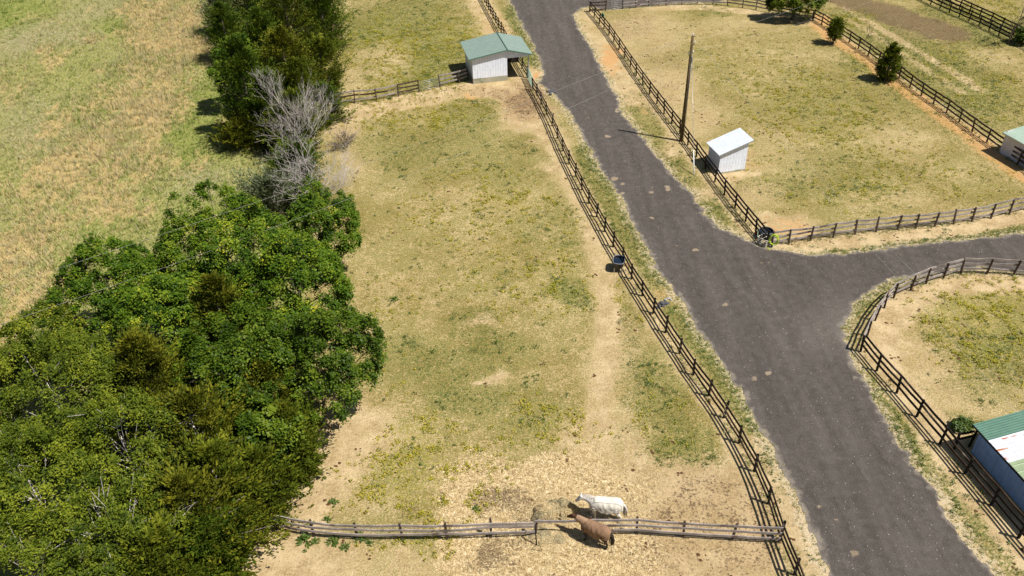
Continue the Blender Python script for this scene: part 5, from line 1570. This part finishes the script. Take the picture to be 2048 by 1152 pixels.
cedar(440, 985, 3.0, 6.4, 2.6, 'wide green cedar above the left end of the cross fence', M_CEDAR, 219, group=GL, ns=180, per=100, open_=.12)
cedar(515, 965, 2.2, 4.6, 1.6, 'bushy cedar at the left end of the cross fence', M_CEDAR, 220, group=GL, ns=140, per=95)
cedar(385, 1050, 3.2, 6.6, 2.7, 'olive cedar near the bottom edge left of the cross fence', M_CEDAR_O, 221, group=GL, ns=170, per=100, open_=.08)
cedar(425, 1105, 2.0, 4.6, 1.6, 'green cedar at the bottom edge nearest the bare earth', M_CEDAR_G, 222, group=GL, ns=140, per=95)
cedar(320, 1150, 3.0, 6.0, 2.6, 'dark cedar cut off by the bottom edge', M_CEDAR, 223, group=GL, ns=150, per=95)
broadleaf(60, 1140, 4.5, 3.4, 3.2, 3.0, 'feathery tree in the bottom left corner', M_LOCUST, 224, group=GL, name='feathery_tree', leaf=(.18, .07), per=170, nk=8, clump=.55, flat=.35, twigs=30, bark=M_GREYBARK, trunk_r=.075)

# single trees on the right
cedar(1770, 162, 0, 4.1, .98, 'dense cone-shaped evergreen growing in the dark brown fence', M_CEDAR, 301, ns=64, per=56, shape=.30, base_h=.15, needle=(.26, .12))
cedar(1666, 88, 0, 2.9, .78, 'small many-stemmed evergreen by the dark brown fence, the upper one', M_CEDAR, 302, ns=46, per=50, shape=.6, base_h=.7, needle=(.24, .11))
broadleaf(1590, 2, 2.5, 4.0, 2.4, 2.3, 'spreading leafy tree over the top fence at the upper edge', M_LOCUST, 303, leaf=(.2, .12), per=200, nk=15, clump=.62)
bare_tree(2017, 88, 8.5, 'thin budding tree by the black fences in the top right corner', 41, M_TWIG, name='budding_tree', spread=.5, nlimb=6, depth=4, buds=(M_BUD, 4), r0=.09)
bare_tree(1729, 85, 4.0, 'thin bare sapling behind the dark brown fence between the evergreens', 43, M_TWIG, name='sapling', spread=.5, nlimb=4, depth=2, r0=.035)
broadleaf(2046, 72, 1.0, 1.0, 1.2, 1.1, 'dark green shrub between the two black fences, right edge', M_MAPLE_D, 304, name='leafy_shrub', leaf=(.18, .14), per=120, nk=18, clump=.5)
broadleaf(1924, 851, .28, .62, .5, .28, 'low dark green bush beside the blue-walled shed corner', M_WEED, 305, name='leafy_shrub', leaf=(.15, .11), per=90, nk=40, clump=.28, twigs=0, trunk_r=.03)


# broad-leaved weeds
def weed(px, py, s, label, mat, seed):
    r = np.random.default_rng(seed)
    g = G(px, py)
    N = 46
    az = r.uniform(0, 2 * PI, N); f = r.random(N)
    p = np.stack([np.cos(az) * f * s, np.sin(az) * f * s, s * (.12 + .6 * (1 - f) * r.random(N))], 1)
    u = np.stack([np.cos(az), np.sin(az), r.normal(.1, .3, N)], 1)
    v = np.stack([-np.sin(az), np.cos(az), r.normal(0, .3, N)], 1)
    c = leaf_quads(p, u, v, s * r.uniform(.4, .8, N), s * r.uniform(.18, .34, N))
    c[:, 2] = np.maximum(c[:, 2], .01)
    o = link('weed_plant', raw_mesh('weed_plant', c, np.arange(len(c)).reshape(-1, 4), rnd=np.clip(r.normal(.5, .25, N), 0, 1)), mat)
    o.location = (g[0], g[1], 0)
    tag(o, label, 'weed', 'broad-leaved weeds')


for i, (x, y, s, l) in enumerate(((612, 1081, .52, 'largest leafy green weed below the cross fence, leftmost of the row'), (632, 1083, .26, 'small yellowish weed right beside the largest weed under the cross fence'),
                                  (668, 1083, .38, 'second large leafy weed from the left below the cross fence'), (690, 1095, .30, 'dark leafy weed lowest down below the cross fence'), (723, 1076, .40, 'leafy weed growing right under the bottom rail, third large one from the left'),
                                  (740, 1086, .24, 'small reddish-edged weed right of the third large weed under the cross fence'), (656, 1039, .30, 'leafy weed just above the cross fence, below the tree shadow'), (667, 1006, .32, 'lone leafy weed on bare earth above the cross fence'), (953, 1019, .28, 'lone dark weed at the left edge of the straw'), (610, 1102, .14, 'tiny green weed on bare earth under the largest weed'),
                                  (925, 592, .34, 'dark green weed tuft alone in the middle of the left paddock near the trees') if False else (790, 599, .34, 'round dark green weed tuft alone in the left paddock near the tree edge'),
                                  (730, 208, .30, 'small green weed under the upper cross fence, left one'), (781, 198, .34, 'small green weed under the upper cross fence, right one'))):
    weed(x, y, s, l, M_WEED, 500 + i)


# ------------------------------------------------------------------ ground cover that nobody could count
def scatter(n, xr_, yr_, seed, dens):
    r = np.random.default_rng(seed)
    x = r.uniform(*xr_, n); y = r.uniform(*yr_, n)
    px, py = PX(x, y)
    ok_ = (px > -60) & (px < 2110) & (py > -30) & (py < 1230)
    x, y = x[ok_], y[ok_]
    m = masks(x, y); m['rd'] = road_sd(x, y)
    p = dens(x, y, m, r)
    k = r.random(len(x)) < p
    return x[k], y[k], {q: v[k] for q, v in m.items()}, r


def blades(x, y, r, nb, h, w_, lean, rad, tint):
    n = len(x)
    bi = np.repeat(np.arange(n), nb); N = len(bi)
    a = r.uniform(0, 2 * PI, N); rr = rad * np.sqrt(r.random(N))
    bx = x[bi] + np.cos(a) * rr; by = y[bi] + np.sin(a) * rr
    hh = h[bi] * r.uniform(.55, 1.2, N)
    ld_ = r.uniform(0, 2 * PI, N)
    lx, ly = np.cos(ld_) * lean * hh * r.uniform(.2, 1.3, N), np.sin(ld_) * lean * hh * r.uniform(.2, 1.3, N)
    wx, wy = -np.sin(ld_) * w_ * .5, np.cos(ld_) * w_ * .5
    z0 = np.full(N, .002)
    c = np.stack([bx - wx, by - wy, z0, bx + wx, by + wy, z0, bx + lx, by + ly, hh], 1).reshape(-1, 3)
    return c, np.arange(3 * N).reshape(-1, 3), np.clip(tint[bi] + r.normal(0, .10, N), 0, 1)


# tall meadow grass on the left
x, y, m, r = scatter(150000, (-92, -8), (24, 140), 61, lambda x, y, m, r: m['meadow'] * (.14 + .40 * m['orange'] + .2 * (fbm(x, y, 2.5, 3) > .55)))
n = len(x)
pick = r.random(n)
tint = np.where(pick < .02 + .68 * m['orange'], .95, np.where(pick < .35 + .5 * m['purple'], .66, .44)) - .42 * np.clip(m['lush'], 0, 1) * (r.random(n) < .85) - .28 * (r.random(n) < .40)
c, tr_, rn = blades(x, y, r, 7, .22 + .30 * fbm(x, y, 4, 8) * (1 + .6 * m['orange']), .045, .75, .22, tint)
o = link('meadow_grass', raw_mesh('meadow_grass', c, tris=tr_, rnd=rn), meadow_mat()); tag(o, kind='stuff')

# short turf in the paddocks and on the verges
M_TURF = short_grass_mat()
x, y, m, r = scatter(260000, (-22, 75), (22, 125), 62, lambda x, y, m, r: (1 - m['meadow']) * np.clip(1 - .85 * m['dirt'] - m['brown'] * .8 - m['straw'] * .7 - .5 * m['clay'], 0, 1) * (m['rd'] < -.12) * np.clip(.15 + .9 * m['green'] + .6 * (fbm(x, y, 1.5, 4) - .35), 0, 1))
c, tr_, rn = blades(x, y, r, 6, .06 + .07 * np.clip(m['green'], 0, 1) + .10 * np.clip(1 + m['rd'] / 1.8, 0, 1), .028, .8, .10, np.clip(.34 + .40 * m['green'] + r.normal(0, .22, len(x)), 0, 1))
o = link('turf_grass', raw_mesh('turf_grass', c, tris=tr_, rnd=rn), M_TURF); tag(o, kind='stuff')

# ragged straw-coloured fringe along the gravel
x, y, m, r = scatter(260000, (-8, 60), (22, 125), 63, lambda x, y, m, r: np.clip(1.1 - np.abs(m['rd'] + .22) / .32, 0, 1))
c, tr_, rn = blades(x, y, r, 6, np.full(len(x), .12), .03, .9, .10, np.where(r.random(len(x)) < .3, .7, .08))
o = link('verge_grass', raw_mesh('verge_grass', c, tris=tr_, rnd=rn), M_TURF); tag(o, kind='stuff')

# rank weeds along the foot of the fences
r = np.random.default_rng(68)
fx2, fy2 = [], []
for L_ in (F_ROAD_LEFT, F_ROAD_UPPER, F_CROSS, F_CROSS_R, F_UPPER_CROSS, F_ROAD_RIGHT, F_LANE, F_TOP, F_TOP_RIGHT, F_FAR, F_FAR_B, F_CURVE, F_SHED):
    for a_, b_ in zip(W(L_), W(L_)[1:]):
        d_ = math.hypot(b_[0] - a_[0], b_[1] - a_[1])
        k_ = int(d_ * 16)
        t_ = r.random(k_); ox_ = r.normal(0, .20, (k_, 2))
        fx2.append(a_[0] + (b_[0] - a_[0]) * t_ + ox_[:, 0]); fy2.append(a_[1] + (b_[1] - a_[1]) * t_ + ox_[:, 1])
x = np.concatenate(fx2); y = np.concatenate(fy2)
k_ = fbm(x, y, 3.0, 91) + .25 * r.random(len(x)) > .60
x, y = x[k_], y[k_]
c, tr_, rn = blades(x, y, r, 7, r.uniform(.08, .26, len(x)), .03, .8, .10, np.where(r.random(len(x)) < .45, .75, .12))
o = link('fence_foot_grass', raw_mesh('fence_foot_grass', c, tris=tr_, rnd=rn), M_TURF); tag(o, kind='stuff')

# yellow flowering weeds
x, y, m, r = scatter(210000, (-22, 75), (22, 125), 64, lambda x, y, m, r: (1 - m['meadow']) * (m['rd'] < -.3) * np.clip(m['yellow'], 0, 1) * np.clip((vnoise(x, y, .8, 21) * .55 + vnoise(x, y, .33, 22) * .45 - .45) * 5, 0, 1) * 1.0)
n = len(x); nb = 10
bi = np.repeat(np.arange(n), nb); N = len(bi)
a = r.uniform(0, 2 * PI, N); f = np.sqrt(r.random(N)) * .15 * r.uniform(.6, 1.5, n)[bi]
p = np.stack([x[bi] + np.cos(a) * f, y[bi] + np.sin(a) * f, r.uniform(.02, .15, N)], 1)
u = np.stack([np.cos(a), np.sin(a), r.normal(.2, .4, N)], 1)
c = leaf_quads(p, u, r.normal(size=(N, 3)) * .5 + np.stack([-np.sin(a), np.cos(a), 0 * a], 1), r.uniform(.06, .13, N), r.uniform(.04, .08, N))
c[:, 2] = np.maximum(c[:, 2], .006)
o = link('yellow_weeds', raw_mesh('yellow_weeds', c, np.arange(4 * N).reshape(-1, 4), rnd=np.clip(r.normal(.5, .3, N), 0, 1)), M_YWEED); tag(o, kind='stuff')

# green leafy clumps in the turf
x, y, m, r = scatter(90000, (-22, 75), (22, 125), 65, lambda x, y, m, r: (1 - m['meadow']) * (m['rd'] < -.3) * np.clip(1 - m['straw'] - m['brown'], 0, 1) * np.clip((vnoise(x, y, .7, 31) - .60) * 6, 0, 1) * np.clip(.22 + m['green'] + .3 * m['yellow'] - .5 * m['dirt'], 0, 1) * .6)
n = len(x); nb = 12
bi = np.repeat(np.arange(n), nb); N = len(bi)
a = r.uniform(0, 2 * PI, N); f = np.sqrt(r.random(N)) * .20 * r.uniform(.5, 1.5, n)[bi]
p = np.stack([x[bi] + np.cos(a) * f, y[bi] + np.sin(a) * f, r.uniform(.02, .13, N)], 1)
u = np.stack([np.cos(a), np.sin(a), r.normal(.3, .4, N)], 1)
c = leaf_quads(p, u, r.normal(size=(N, 3)) * .5 + np.stack([-np.sin(a), np.cos(a), 0 * a], 1), r.uniform(.08, .18, N), r.uniform(.03, .07, N))
c[:, 2] = np.maximum(c[:, 2], .006)
o = link('clover_clumps', raw_mesh('clover_clumps', c, np.arange(4 * N).reshape(-1, 4), rnd=np.clip(r.normal(.45, .25, N), 0, 1)), M_WEED); tag(o, kind='stuff')

# loose straw round the hay
x, y, m, r = scatter(60000, (-8, 14), (22, 42), 66, lambda x, y, m, r: np.clip(m['straw'], 0, 1) * .9)
n = len(x)
cs, qd, rn = straws(n, (0, 0), .07, (.10, .36), 9)
cs = (cs.reshape(-1, 4, 3) + np.stack([x, y, 0 * x], 1)[:, None, :]).reshape(-1, 3)
o = link('loose_straw', raw_mesh('loose_straw', cs, qd, rnd=rn), M_STRAW); tag(o, kind='stuff')

# scattered droppings and dry clods
x, y, m, r = scatter(1600, (-20, 60), (22, 110), 67, lambda x, y, m, r: (1 - m['meadow']) * (m['rd'] < -.6) * np.clip(.10 + .5 * m['dirt'] + .3 * m['brown'] + .3 * (y > 70) * (x > 8), 0, 1))
mb = MB()
for i in range(len(x)):
    for k in range(3):
        s = r.uniform(.05, .12); ox, oy = r.normal(0, .13, 2)
        n5 = 6
        base = [(x[i] + ox + s * math.cos(t) * r.uniform(.8, 1.3), y[i] + oy + s * math.sin(t), .004) for t in np.linspace(0, 2 * PI, n5, endpoint=False)]
        mb.add(base + [(x[i] + ox, y[i] + oy, s * .6)], [(q, (q + 1) % n5, n5) for q in range(n5)])
o = mb.build('ground_litter', M_DUNG, None, True); tag(o, kind='stuff')

# grit and pebbles on the drive
r = np.random.default_rng(70)
k = r.integers(0, len(ux), 5200)
X_, Y_ = ux[k] + r.normal(0, .08, len(k)), uy[k] + r.normal(0, .08, len(k))
s = r.uniform(.010, .032, len(k))
a = r.uniform(0, 6, len(k))
tet = np.stack([np.cos(a) * s, np.sin(a) * s, 0 * s, np.cos(a + 2.1) * s, np.sin(a + 2.1) * s, 0 * s, np.cos(a + 4.2) * s, np.sin(a + 4.2) * s, 0 * s, 0 * s, 0 * s, s * .9], 1).reshape(-1, 4, 3)
tet = tet + np.stack([X_, Y_, .02 + .05 * crown[k] * 0 + .014 + .05 * np.clip(rse[k] / 3, 0, 1) - .02], 1)[:, None, :]
nn_ = len(k)
b4 = np.arange(nn_)[:, None] * 4
tri = np.concatenate([b4 + np.array([[0, 1, 3]]), b4 + np.array([[1, 2, 3]]), b4 + np.array([[2, 0, 3]])], 0)
o = link('road_grit', raw_mesh('road_grit', tet.reshape(-1, 3), tris=tri), simple('pale_grit', (.48, .44, .39), .35, 30, .9)); tag(o, kind='stuff')
